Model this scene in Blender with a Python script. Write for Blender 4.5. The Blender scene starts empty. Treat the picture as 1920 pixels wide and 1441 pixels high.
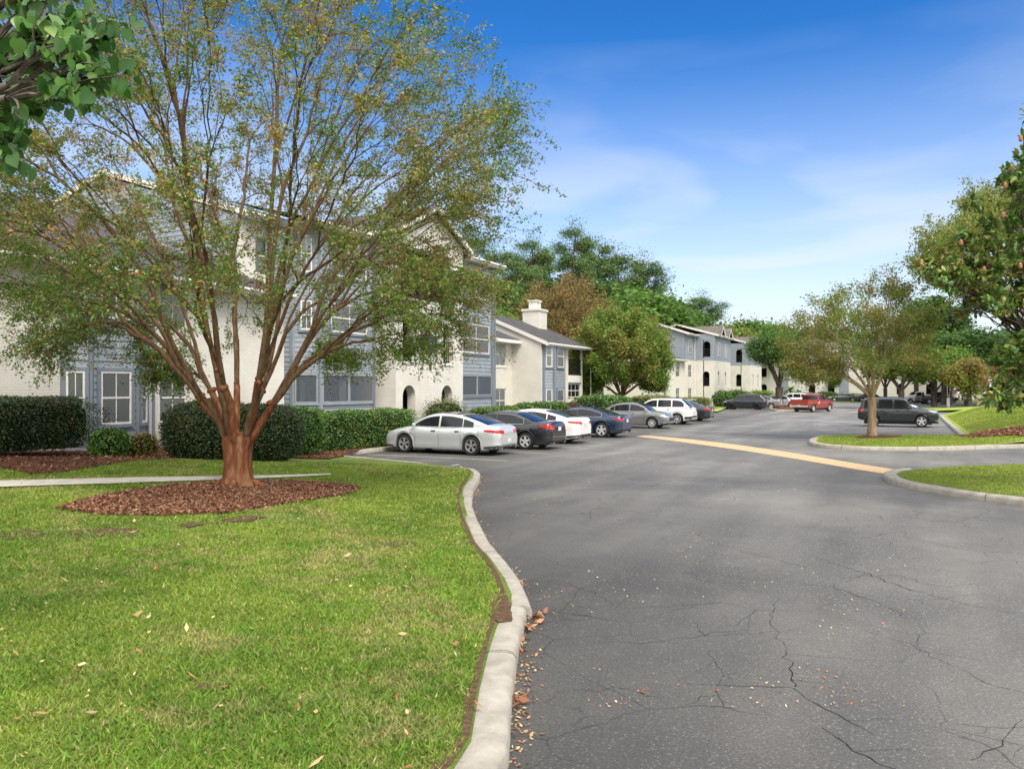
import bpy, math, random
import numpy as np
from mathutils import Vector, Matrix, Quaternion
from mathutils.bvhtree import BVHTree
from mathutils.geometry import delaunay_2d_cdt

random.seed(7)
rng = np.random.default_rng(7)
scene = bpy.context.scene
COL = scene.collection
R = math.radians

# ------------------------------------------------------------------ camera
TH = R(26.26)
CZ, FPX, CX, HY = 2.4, 1500.0, 960.0, 726.0
cam_d = bpy.data.cameras.new('camera')
cam_d.sensor_width = 36.0
cam_d.lens = 36.0 * FPX / 1920.0
cam_d.shift_y = 5.5 / 1920.0
cam_d.clip_start = 0.1
cam_d.clip_end = 3000
cam = bpy.data.objects.new('camera', cam_d)
COL.objects.link(cam)
cam.location = (0, 0, CZ)
cam.rotation_euler = (R(90), 0, TH)
scene.camera = cam

# ------------------------------------------------------------------ world, sun, exposure
SUN_EL, SUN_AZ = R(52), R(128)          # azimuth clockwise from +Y
w = bpy.data.worlds.new("World")
scene.world = w
w.use_nodes = True
nt = w.node_tree
nt.nodes.clear()
def wn(t, **k):
    n = nt.nodes.new(t)
    for a, b in k.items(): setattr(n, a, b)
    return n
wo = wn('ShaderNodeOutputWorld'); bg = wn('ShaderNodeBackground')
sky = wn('ShaderNodeTexSky', sky_type='NISHITA', sun_disc=False)
sky.sun_elevation = SUN_EL; sky.sun_rotation = SUN_AZ
sky.air_density = 1.0; sky.dust_density = 0.4; sky.ozone_density = 3.0
hsv = wn('ShaderNodeHueSaturation'); hsv.inputs['Saturation'].default_value = 1.32; hsv.inputs['Value'].default_value = 0.85; hsv.inputs['Hue'].default_value = 0.498
nt.links.new(sky.outputs[0], hsv.inputs['Color'])
tc = wn('ShaderNodeTexCoord')
mp = wn('ShaderNodeMapping'); mp.inputs['Scale'].default_value = (1.3, 1.3, 5.5)
nt.links.new(tc.outputs['Generated'], mp.inputs['Vector'])
nz = wn('ShaderNodeTexNoise'); nz.inputs['Scale'].default_value = 1.9; nz.inputs['Detail'].default_value = 5; nz.inputs['Roughness'].default_value = 0.46; nz.inputs['Distortion'].default_value = 0.5
nt.links.new(mp.outputs[0], nz.inputs['Vector'])
sx = wn('ShaderNodeSeparateXYZ'); nt.links.new(tc.outputs['Generated'], sx.inputs[0])
el = wn('ShaderNodeMapRange'); el.inputs['From Min'].default_value = 0.395; el.inputs['From Max'].default_value = 0.02
el.inputs['To Min'].default_value = 0.0; el.inputs['To Max'].default_value = 1.0
nt.links.new(sx.outputs['Z'], el.inputs['Value'])
cl = wn('ShaderNodeMapRange'); cl.inputs['From Min'].default_value = 0.28; cl.inputs['From Max'].default_value = 0.60
nt.links.new(nz.outputs['Fac'], cl.inputs['Value'])
ep = wn('ShaderNodeMath', operation='POWER'); nt.links.new(el.outputs[0], ep.inputs[0]); ep.inputs[1].default_value = 0.75
m1 = wn('ShaderNodeMath', operation='MULTIPLY'); nt.links.new(cl.outputs[0], m1.inputs[0]); nt.links.new(ep.outputs[0], m1.inputs[1])
m2 = wn('ShaderNodeMath', operation='POWER'); nt.links.new(el.outputs[0], m2.inputs[0]); m2.inputs[1].default_value = 1.35
m3 = wn('ShaderNodeMath', operation='MAXIMUM'); nt.links.new(m1.outputs[0], m3.inputs[0]); nt.links.new(m2.outputs[0], m3.inputs[1])
m4 = wn('ShaderNodeMath', operation='MULTIPLY'); nt.links.new(m3.outputs[0], m4.inputs[0]); m4.inputs[1].default_value = 0.99
g_a = wn('ShaderNodeMixRGB', blend_type='MULTIPLY'); g_a.inputs['Fac'].default_value = 1; nt.links.new(hsv.outputs[0], g_a.inputs['Color1']); g_a.inputs['Color2'].default_value = (.22, .22, .22, 1)
g_g = wn('ShaderNodeGamma'); g_g.inputs['Gamma'].default_value = 1.35; nt.links.new(g_a.outputs[0], g_g.inputs['Color'])
g_b = wn('ShaderNodeMixRGB', blend_type='MULTIPLY'); g_b.inputs['Fac'].default_value = 1; nt.links.new(g_g.outputs[0], g_b.inputs['Color1']); g_b.inputs['Color2'].default_value = (4.2, 4.2, 4.2, 1)
mx = wn('ShaderNodeMixRGB'); nt.links.new(m4.outputs[0], mx.inputs['Fac']); nt.links.new(g_b.outputs[0], mx.inputs['Color1']); 
mx.inputs['Color2'].default_value = (3.55, 3.65, 3.95, 1)
# unseen thin cloud, added bright overhead and behind the viewer for fill light
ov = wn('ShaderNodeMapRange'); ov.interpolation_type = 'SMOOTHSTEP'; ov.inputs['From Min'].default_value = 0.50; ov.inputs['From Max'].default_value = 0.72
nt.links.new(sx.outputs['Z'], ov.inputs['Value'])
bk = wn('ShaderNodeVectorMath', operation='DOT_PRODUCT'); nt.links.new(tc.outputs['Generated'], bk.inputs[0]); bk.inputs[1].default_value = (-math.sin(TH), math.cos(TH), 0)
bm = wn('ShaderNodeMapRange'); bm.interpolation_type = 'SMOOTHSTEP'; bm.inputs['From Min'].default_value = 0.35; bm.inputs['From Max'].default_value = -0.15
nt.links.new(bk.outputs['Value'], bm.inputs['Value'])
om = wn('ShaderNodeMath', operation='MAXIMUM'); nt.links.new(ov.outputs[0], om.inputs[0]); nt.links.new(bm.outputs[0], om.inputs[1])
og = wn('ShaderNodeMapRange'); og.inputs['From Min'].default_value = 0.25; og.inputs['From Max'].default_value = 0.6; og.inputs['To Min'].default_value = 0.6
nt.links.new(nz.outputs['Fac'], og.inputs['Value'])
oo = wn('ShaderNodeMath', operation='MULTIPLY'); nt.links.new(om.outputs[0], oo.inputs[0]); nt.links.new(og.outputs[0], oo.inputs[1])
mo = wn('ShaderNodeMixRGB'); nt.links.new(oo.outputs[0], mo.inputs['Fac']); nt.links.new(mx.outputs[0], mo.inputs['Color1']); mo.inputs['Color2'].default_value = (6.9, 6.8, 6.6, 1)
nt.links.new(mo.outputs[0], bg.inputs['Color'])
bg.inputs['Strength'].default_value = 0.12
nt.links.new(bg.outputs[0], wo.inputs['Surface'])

sun_d = bpy.data.lights.new('sun', 'SUN')
sun_d.energy = 2.0; sun_d.angle = R(28); sun_d.color = (1.0, 0.93, 0.82)
sun = bpy.data.objects.new('sun', sun_d); COL.objects.link(sun)
sdir = Vector((math.sin(SUN_AZ)*math.cos(SUN_EL), math.cos(SUN_AZ)*math.cos(SUN_EL), math.sin(SUN_EL)))
sun.rotation_euler = sdir.to_track_quat('Z', 'Y').to_euler()
scene.view_settings.view_transform = 'Standard'
scene.view_settings.look = 'None'
scene.view_settings.exposure = 1.17
scene.view_settings.gamma = 1.0
scene.render.film_transparent = False
scene.cycles.max_bounces = 8
scene.cycles.transparent_max_bounces = 16
scene.cycles.use_denoising = True

# ------------------------------------------------------------------ pixel -> world helpers
FW = np.array([-math.sin(TH), math.cos(TH)]); RT = np.array([math.cos(TH), math.sin(TH)])
def at(px, d, z=0.0):
    p = d * (FW + (px-CX)/FPX * RT)
    return Vector((p[0], p[1], z))
def zat(py, d): return CZ + (HY-py)*d/FPX
def gp(px, py, zf=0.0):
    z = zf if not callable(zf) else 0.2
    for _ in range(12):
        d = FPX*(CZ-z)/(py-HY); p = at(px, d)
        if not callable(zf): break
        z = 0.5*z + 0.5*zf(p.x, p.y)
    return Vector((p.x, p.y, z))
def onv(px, v):          # point of the plane x = -v seen at column px: (x, y, depth)
    d = v/(0.000598*(1700-px)); p = at(px, d); return p.x, p.y, d
def U(px, v):            # y coordinate along the road on plane x=-v
    c, s = math.cos(TH), math.sin(TH); t = (px-CX)/FPX
    return v*(c + t*s)/(s - t*c)

# ------------------------------------------------------------------ mesh helpers
class MB:
    def __init__(s): s.v = []; s.f = []; s.m = []
    def add(s, vs, fs, mi=0):
        o = len(s.v); s.v += [tuple(p) for p in vs]
        for f in fs: s.f.append(tuple(i+o for i in f)); s.m.append(mi)
        return s
    def box(s, x0, x1, y0, y1, z0, z1, mi=0):
        return s.add([(x0,y0,z0),(x1,y0,z0),(x1,y1,z0),(x0,y1,z0),(x0,y0,z1),(x1,y0,z1),(x1,y1,z1),(x0,y1,z1)],
                     [(0,3,2,1),(4,5,6,7),(0,1,5,4),(1,2,6,5),(2,3,7,6),(3,0,4,7)], mi)
    def obox(s, o, a, b, c, mi=0):   # box from corner o and three edge vectors
        o = Vector(o); a = Vector(a); b = Vector(b); c = Vector(c)
        return s.add([o, o+a, o+a+b, o+b, o+c, o+a+c, o+a+b+c, o+b+c],
                     [(0,3,2,1),(4,5,6,7),(0,1,5,4),(1,2,6,5),(2,3,7,6),(3,0,4,7)], mi)
    def tube(s, pts, rad, n=8, cap=True, mi=0):
        pts = [Vector(p) for p in pts]; m = len(pts)
        if not hasattr(rad, '__len__'): rad = [rad]*m
        o = len(s.v); up = None
        for i, p in enumerate(pts):
            t = (pts[min(i+1, m-1)] - pts[max(i-1, 0)])
            t = t.normalized() if t.length > 1e-9 else Vector((0,0,1))
            if up is None: up = Vector((1,0,0)) if abs(t.x) < .8 else Vector((0,1,0))
            a = (up - t*up.dot(t)).normalized(); up = a; b = t.cross(a)
            for k in range(n):
                q = 2*math.pi*k/n
                s.v.append(tuple(p + (a*math.cos(q)+b*math.sin(q))*rad[i]))
        for i in range(m-1):
            for k in range(n):
                k2 = (k+1) % n
                s.f.append((o+i*n+k, o+i*n+k2, o+(i+1)*n+k2, o+(i+1)*n+k)); s.m.append(mi)
        if cap:
            s.f.append(tuple(o+k for k in range(n))[::-1]); s.m.append(mi)
            s.f.append(tuple(o+(m-1)*n+k for k in range(n))); s.m.append(mi)
        return s
    def lathe(s, prof, n=20, axis='z', c=(0,0,0), mi=0, close=False):   # prof (r, h)
        o = len(s.v); m = len(prof)
        for r, h in prof:
            for k in range(n):
                q = 2*math.pi*k/n; a, b = r*math.cos(q), r*math.sin(q)
                p = (a, b, h) if axis == 'z' else (a, h, b)
                s.v.append((p[0]+c[0], p[1]+c[1], p[2]+c[2]))
        for i in range(m-1 + (1 if close else 0)):
            j = (i+1) % m
            for k in range(n):
                k2 = (k+1) % n
                s.f.append((o+i*n+k, o+i*n+k2, o+j*n+k2, o+j*n+k)); s.m.append(mi)
        return s
    def obj(s, name, mats, parent=None, smooth=False, ang=35):
        me = bpy.data.meshes.new(name)
        me.from_pydata(s.v, [], s.f); 
        if not isinstance(mats, (list, tuple)): mats = [mats]
        for m in mats: me.materials.append(m)
        if len(mats) > 1: me.polygons.foreach_set('material_index', s.m)
        if smooth:
            me.polygons.foreach_set('use_smooth', [True]*len(me.polygons)); me.set_sharp_from_angle(angle=R(ang))
        me.update()
        o = bpy.data.objects.new(name, me); COL.objects.link(o)
        if parent: o.parent = parent
        return o

def fast_mesh(name, V, k, mat, cols=None, parent=None, smooth=False, F=None):
    V = np.asarray(V, np.float32).reshape(-1, 3)
    n = len(V)
    me = bpy.data.meshes.new(name)
    me.vertices.add(n); me.vertices.foreach_set('co', V.ravel())
    idx = np.arange(n, dtype=np.int32) if F is None else np.asarray(F, np.int32).ravel()
    nf = len(idx)//k
    me.loops.add(nf*k); me.loops.foreach_set('vertex_index', idx)
    me.polygons.add(nf)
    me.polygons.foreach_set('loop_start', np.arange(0, nf*k, k, dtype=np.int32))
    me.polygons.foreach_set('loop_total', np.full(nf, k, np.int32))
    if smooth: me.polygons.foreach_set('use_smooth', np.ones(nf, bool))
    me.materials.append(mat)
    me.update(calc_edges=True)
    if cols is not None:
        a = me.color_attributes.new('col', 'FLOAT_COLOR', 'POINT')
        c = np.ones((n, 4), np.float32); c[:, :3] = cols
        a.data.foreach_set('color', c.ravel())
    o = bpy.data.objects.new(name, me); COL.objects.link(o)
    if parent: o.parent = parent
    return o

def tag(o, label=None, cat=None, group=None, kind=None):
    if label: o['label'] = label
    if cat: o['category'] = cat
    if group: o['group'] = group
    if kind: o['kind'] = kind
    return o
def empty(name, loc=(0,0,0), rz=0.0):
    o = bpy.data.objects.new(name, None); COL.objects.link(o)
    o.location = loc; o.rotation_euler = (0, 0, rz); o.empty_display_size = 0.2
    return o
def copy_tree(o, parent=None):
    c = o.copy(); COL.objects.link(c)
    if parent: c.parent = parent
    for ch in list(o.children): copy_tree(ch, c)
    return c

# ------------------------------------------------------------------ materials
def new_mat(name):
    m = bpy.data.materials.new(name); m.use_nodes = True
    m.node_tree.nodes.clear(); return m, m.node_tree
class NT:
    def __init__(s, nt): s.nt = nt
    def n(s, t, ins=None, **k):
        nd = s.nt.nodes.new(t)
        for a, b in k.items(): setattr(nd, a, b)
        for a, b in (ins or {}).items():
            if isinstance(b, bpy.types.NodeSocket): s.nt.links.new(b, nd.inputs[a])
            else: nd.inputs[a].default_value = b
        return nd
    def ramp(s, fac, stops, interp='LINEAR'):
        nd = s.nt.nodes.new('ShaderNodeValToRGB'); nd.color_ramp.interpolation = interp
        cr = nd.color_ramp
        while len(cr.elements) < len(stops): cr.elements.new(0.5)
        for e, (p, c) in zip(cr.elements, stops):
            e.position = p; e.color = tuple(c)+(1,) if len(c) == 3 else c
        s.nt.links.new(fac, nd.inputs[0]); return nd
def c4(c): return (c[0], c[1], c[2], 1.0)

def simple(name, col, rough=0.6, metal=0.0, spec=0.5, coat=0.0, var=0.0, vscale=6.0, bump=0.0, bscale=60.0, col2=None, emit=None):
    m, t = new_mat(name); g = NT(t)
    b = g.n('ShaderNodeBsdfPrincipled', {'Base Color': c4(col), 'Roughness': rough, 'Metallic': metal, 'Specular IOR Level': spec, 'Coat Weight': coat})
    if var > 0 or col2:
        tc = g.n('ShaderNodeTexCoord')
        nz = g.n('ShaderNodeTexNoise', {'Vector': tc.outputs['Object'], 'Scale': vscale, 'Detail': 6.0, 'Roughness': 0.6})
        lo = col2 or tuple(c*(1-var) for c in col); hi = col if col2 else tuple(min(1, c*(1+var)) for c in col)
        rp = g.ramp(nz.outputs['Fac'], [(0.32, lo), (0.68, hi)])
        t.links.new(rp.outputs[0], b.inputs['Base Color'])
    if bump > 0:
        tc2 = g.n('ShaderNodeTexCoord')
        nb = g.n('ShaderNodeTexNoise', {'Vector': tc2.outputs['Object'], 'Scale': bscale, 'Detail': 4.0})
        bp = g.n('ShaderNodeBump', {'Height': nb.outputs['Fac'], 'Strength': bump, 'Distance': 0.02})
        t.links.new(bp.outputs[0], b.inputs['Normal'])
    if emit: b.inputs['Emission Color'].default_value = c4(emit); b.inputs['Emission Strength'].default_value = 0.3
    o = g.n('ShaderNodeOutputMaterial', {'Surface': b.outputs[0]})
    return m

def leaf_mat(name, trans=0.35, rough=0.5, spec=0.35, boost=1.0):
    m, t = new_mat(name); g = NT(t)
    at_ = g.n('ShaderNodeAttribute', attribute_name='col')
    mul = g.n('ShaderNodeMixRGB', {'Fac': 1.0, 'Color1': at_.outputs['Color'], 'Color2': (boost, boost, boost, 1)}, blend_type='MULTIPLY')
    b = g.n('ShaderNodeBsdfPrincipled', {'Base Color': mul.outputs[0], 'Roughness': rough, 'Specular IOR Level': spec})
    tr = g.n('ShaderNodeBsdfTranslucent', {'Color': mul.outputs[0]})
    mx = g.n('ShaderNodeMixShader', {0: trans, 1: b.outputs[0], 2: tr.outputs[0]})
    g.n('ShaderNodeOutputMaterial', {'Surface': mx.outputs[0]})
    return m

def asphalt_mat(name, tone=1.0, cracks=True):
    m, t = new_mat(name); g = NT(t)
    tc = g.n('ShaderNodeTexCoord'); P = tc.outputs['Object']
    sp = g.n('ShaderNodeTexVoronoi', {'Vector': P, 'Scale': 75.0})
    sp2 = g.n('ShaderNodeTexNoise', {'Vector': P, 'Scale': 42.0, 'Detail': 5.0, 'Roughness': 0.75})
    big = g.n('ShaderNodeTexNoise', {'Vector': P, 'Scale': 0.22, 'Detail': 4.0, 'Roughness': 0.6})
    mpx = g.n('ShaderNodeMapping', {'Vector': P, 'Scale': (0.5, 0.08, 1.0), 'Rotation': (0, 0, 0.25)})
    track = g.n('ShaderNodeTexNoise', {'Vector': mpx.outputs[0], 'Scale': 1.6, 'Detail': 3.0})
    r1 = g.ramp(big.outputs['Fac'], [(0.3, (0.050*tone, 0.0495*tone, 0.0485*tone)), (0.5, (0.080*tone, 0.078*tone, 0.075*tone)), (0.72, (0.118*tone, 0.114*tone, 0.108*tone))])
    r2 = g.ramp(track.outputs['Fac'], [(0.35, (0.8, 0.8, 0.8)), (0.65, (1.22, 1.2, 1.17))])
    a = g.n('ShaderNodeMixRGB', {'Fac': 1.0, 'Color1': r1.outputs[0], 'Color2': r2.outputs[0]}, blend_type='MULTIPLY')
    r3 = g.ramp(sp2.outputs['Fac'], [(0.3, (0.62, 0.62, 0.62)), (0.5, (1, 1, 1)), (0.66, (1.5, 1.49, 1.46))])
    b = g.n('ShaderNodeMixRGB', {'Fac': 0.85, 'Color1': a.outputs[0], 'Color2': r3.outputs[0]}, blend_type='MULTIPLY')
    # sparse light stones
    r4 = g.ramp(sp.outputs['Color'], [(0.80, (0, 0, 0)), (0.86, (1, 1, 1))])
    c = g.n('ShaderNodeMixRGB', {'Fac': r4.outputs[0], 'Color1': b.outputs[0], 'Color2': (0.15*tone, 0.147*tone, 0.142*tone, 1)})
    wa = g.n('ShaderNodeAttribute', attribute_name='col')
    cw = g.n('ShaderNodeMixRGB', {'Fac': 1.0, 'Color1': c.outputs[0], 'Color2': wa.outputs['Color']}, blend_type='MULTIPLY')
    outc = cw.outputs[0] if cracks else c.outputs[0]
    # dark seal coat in a band where the road meets the kerb (x decreasing): uses real position
    if cracks:
        dn = g.n('ShaderNodeTexNoise', {'Vector': P, 'Scale': 1.2, 'Detail': 5.0})
        dm = g.n('ShaderNodeMixRGB', {'Fac': 0.28, 'Color1': P, 'Color2': dn.outputs['Color']})
        vo = g.n('ShaderNodeTexVoronoi', {'Vector': dm.outputs[0], 'Scale': 1.05}, feature='DISTANCE_TO_EDGE')
        vo2 = g.n('ShaderNodeTexVoronoi', {'Vector': dm.outputs[0], 'Scale': 3.6}, feature='DISTANCE_TO_EDGE')
        msk = g.n('ShaderNodeTexNoise', {'Vector': P, 'Scale': 0.45, 'Detail': 3.0})
        mk = g.ramp(msk.outputs['Fac'], [(0.45, (0, 0, 0)), (0.56, (1, 1, 1))])
        mk2 = g.ramp(msk.outputs['Fac'], [(0.54, (0, 0, 0)), (0.64, (1, 1, 1))])
        k1 = g.ramp(vo.outputs['Distance'], [(0.0, (1, 1, 1)), (0.006, (0, 0, 0))])
        k2 = g.ramp(vo2.outputs['Distance'], [(0.0, (1, 1, 1)), (0.014, (0, 0, 0))])
        c1 = g.n('ShaderNodeMath', {0: k1.outputs[0], 1: mk.outputs[0]}, operation='MULTIPLY')
        c2 = g.n('ShaderNodeMath', {0: k2.outputs[0], 1: mk2.outputs[0]}, operation='MULTIPLY')
        cc = g.n('ShaderNodeMath', {0: c1.outputs[0], 1: c2.outputs[0]}, operation='MAXIMUM')
        cf = g.n('ShaderNodeMath', {0: cc.outputs[0], 1: 0.8}, operation='MULTIPLY')
        d = g.n('ShaderNodeMixRGB', {'Fac': cf.outputs[0], 'Color1': outc, 'Color2': (0.014, 0.013, 0.012, 1)})
        outc = d.outputs[0]
    hb = g.n('ShaderNodeMath', {0: sp2.outputs['Fac'], 1: 1.0}, operation='MULTIPLY')
    bp = g.n('ShaderNodeBump', {'Height': hb.outputs[0], 'Strength': 0.55, 'Distance': 0.012})
    bs = g.n('ShaderNodeBsdfPrincipled', {'Base Color': outc, 'Roughness': 0.72, 'Specular IOR Level': 0.42, 'Normal': bp.outputs[0]})
    g.n('ShaderNodeOutputMaterial', {'Surface': bs.outputs[0]})
    return m

def lawn_mat(name, cols, patch=0.35):
    m, t = new_mat(name); g = NT(t)
    tc = g.n('ShaderNodeTexCoord'); P = tc.outputs['Object']
    n1 = g.n('ShaderNodeTexNoise', {'Vector': P, 'Scale': patch, 'Detail': 6.0, 'Roughness': 0.62})
    n2 = g.n('ShaderNodeTexNoise', {'Vector': P, 'Scale': 28.0, 'Detail': 5.0, 'Roughness': 0.8})
    r1 = g.ramp(n1.outputs['Fac'], [(0.28, cols[0]), (0.45, cols[1]), (0.58, cols[2]), (0.72, cols[3])])
    r2 = g.ramp(n2.outputs['Fac'], [(0.3, (0.45, 0.45, 0.45)), (0.7, (1.55, 1.55, 1.5))])
    a = g.n('ShaderNodeMixRGB', {'Fac': 0.9, 'Color1': r1.outputs[0], 'Color2': r2.outputs[0]}, blend_type='MULTIPLY')
    bp = g.n('ShaderNodeBump', {'Height': n2.outputs['Fac'], 'Strength': 0.8, 'Distance': 0.05})
    bs = g.n('ShaderNodeBsdfPrincipled', {'Base Color': a.outputs[0], 'Roughness': 0.85, 'Specular IOR Level': 0.15, 'Normal': bp.outputs[0]})
    g.n('ShaderNodeOutputMaterial', {'Surface': bs.outputs[0]})
    return m

def brick_mat(name, col):
    m, t = new_mat(name); g = NT(t)
    tc = g.n('ShaderNodeTexCoord'); P = tc.outputs['Object']
    ge = g.n('ShaderNodeNewGeometry')
    sp = g.n('ShaderNodeSeparateXYZ', {0: P})
    su = g.n('ShaderNodeMath', {0: sp.outputs[0], 1: sp.outputs[1]}, operation='ADD')
    cb = g.n('ShaderNodeCombineXYZ', {0: su.outputs[0], 1: sp.outputs[2], 2: 0.0})
    br = g.n('ShaderNodeTexBrick', {'Vector': cb.outputs[0], 'Scale': 1.0, 'Mortar Size': 0.008, 'Brick Width': 0.22, 'Row Height': 0.075,
             'Color1': c4(col), 'Color2': c4(tuple(c*0.95 for c in col)), 'Mortar': c4(tuple(c*0.86 for c in col))})
    nz = g.n('ShaderNodeTexNoise', {'Vector': P, 'Scale': 1.1, 'Detail': 6.0, 'Roughness': 0.6})
    r = g.ramp(nz.outputs['Fac'], [(0.3, (0.88, 0.87, 0.84)), (0.6, (1, 1, 1))])
    a = g.n('ShaderNodeMixRGB', {'Fac': 1.0, 'Color1': br.outputs['Color'], 'Color2': r.outputs[0]}, blend_type='MULTIPLY')
    bp = g.n('ShaderNodeBump', {'Height': br.outputs['Fac'], 'Strength': 0.5, 'Distance': -0.01})
    bs = g.n('ShaderNodeBsdfPrincipled', {'Base Color': a.outputs[0], 'Roughness': 0.7, 'Specular IOR Level': 0.25, 'Normal': bp.outputs[0]})
    g.n('ShaderNodeOutputMaterial', {'Surface': bs.outputs[0]})
    return m

def shingle_mat(name, col):
    m, t = new_mat(name); g = NT(t)
    tc = g.n('ShaderNodeTexCoord'); P = tc.outputs['Object']
    sp = g.n('ShaderNodeSeparateXYZ', {0: P})
    su = g.n('ShaderNodeMath', {0: sp.outputs[0], 1: 0.0}, operation='ADD')
    cb = g.n('ShaderNodeCombineXYZ', {0: sp.outputs[1], 1: su.outputs[0], 2: 0.0})
    br = g.n('ShaderNodeTexBrick', {'Vector': cb.outputs[0], 'Scale': 1.0, 'Mortar Size': 0.006, 'Brick Width': 0.3, 'Row Height': 0.14,
             'Color1': c4(col), 'Color2': c4(tuple(c*0.72 for c in col)), 'Mortar': c4(tuple(c*0.55 for c in col))})
    nz = g.n('ShaderNodeTexNoise', {'Vector': P, 'Scale': 0.8, 'Detail': 8.0, 'Roughness': 0.7})
    r = g.ramp(nz.outputs['Fac'], [(0.3, (0.75, 0.73, 0.72)), (0.7, (1.25, 1.25, 1.25))])
    a = g.n('ShaderNodeMixRGB', {'Fac': 1.0, 'Color1': br.outputs['Color'], 'Color2': r.outputs[0]}, blend_type='MULTIPLY')
    bs = g.n('ShaderNodeBsdfPrincipled', {'Base Color': a.outputs[0], 'Roughness': 0.9, 'Specular IOR Level': 0.2})
    g.n('ShaderNodeOutputMaterial', {'Surface': bs.outputs[0]})
    return m

def bark_mat(name, c1, c2, c3, zs=0.35, sc=9.0, bump=0.6):
    m, t = new_mat(name); g = NT(t)
    tc = g.n('ShaderNodeTexCoord')
    mp = g.n('ShaderNodeMapping', {'Vector': tc.outputs['Object'], 'Scale': (1, 1, zs)})
    nz = g.n('ShaderNodeTexNoise', {'Vector': mp.outputs[0], 'Scale': sc, 'Detail': 7.0, 'Roughness': 0.62, 'Distortion': 0.6})
    r = g.ramp(nz.outputs['Fac'], [(0.33, c1), (0.5, c2), (0.68, c3)])
    bp = g.n('ShaderNodeBump', {'Height': nz.outputs['Fac'], 'Strength': bump, 'Distance': 0.03})
    bs = g.n('ShaderNodeBsdfPrincipled', {'Base Color': r.outputs[0], 'Roughness': 0.75, 'Specular IOR Level': 0.25, 'Normal': bp.outputs[0]})
    g.n('ShaderNodeOutputMaterial', {'Surface': bs.outputs[0]})
    return m

def window_glass(name, tint=(0.05, 0.06, 0.07), alpha=0.25, rough=0.05):
    m, t = new_mat(name); g = NT(t)
    fr = g.n('ShaderNodeFresnel', {'IOR': 1.5})
    ad = g.n('ShaderNodeMath', {0: fr.outputs[0], 1: alpha}, operation='ADD', use_clamp=True)
    tr = g.n('ShaderNodeBsdfTransparent', {'Color': (0.95, 0.97, 0.97, 1)})
    gl = g.n('ShaderNodeBsdfPrincipled', {'Base Color': c4(tint), 'Roughness': rough, 'Specular IOR Level': 0.9})
    mx = g.n('ShaderNodeMixShader', {0: ad.outputs[0], 1: tr.outputs[0], 2: gl.outputs[0]})
    g.n('ShaderNodeOutputMaterial', {'Surface': mx.outputs[0]})
    return m

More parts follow.
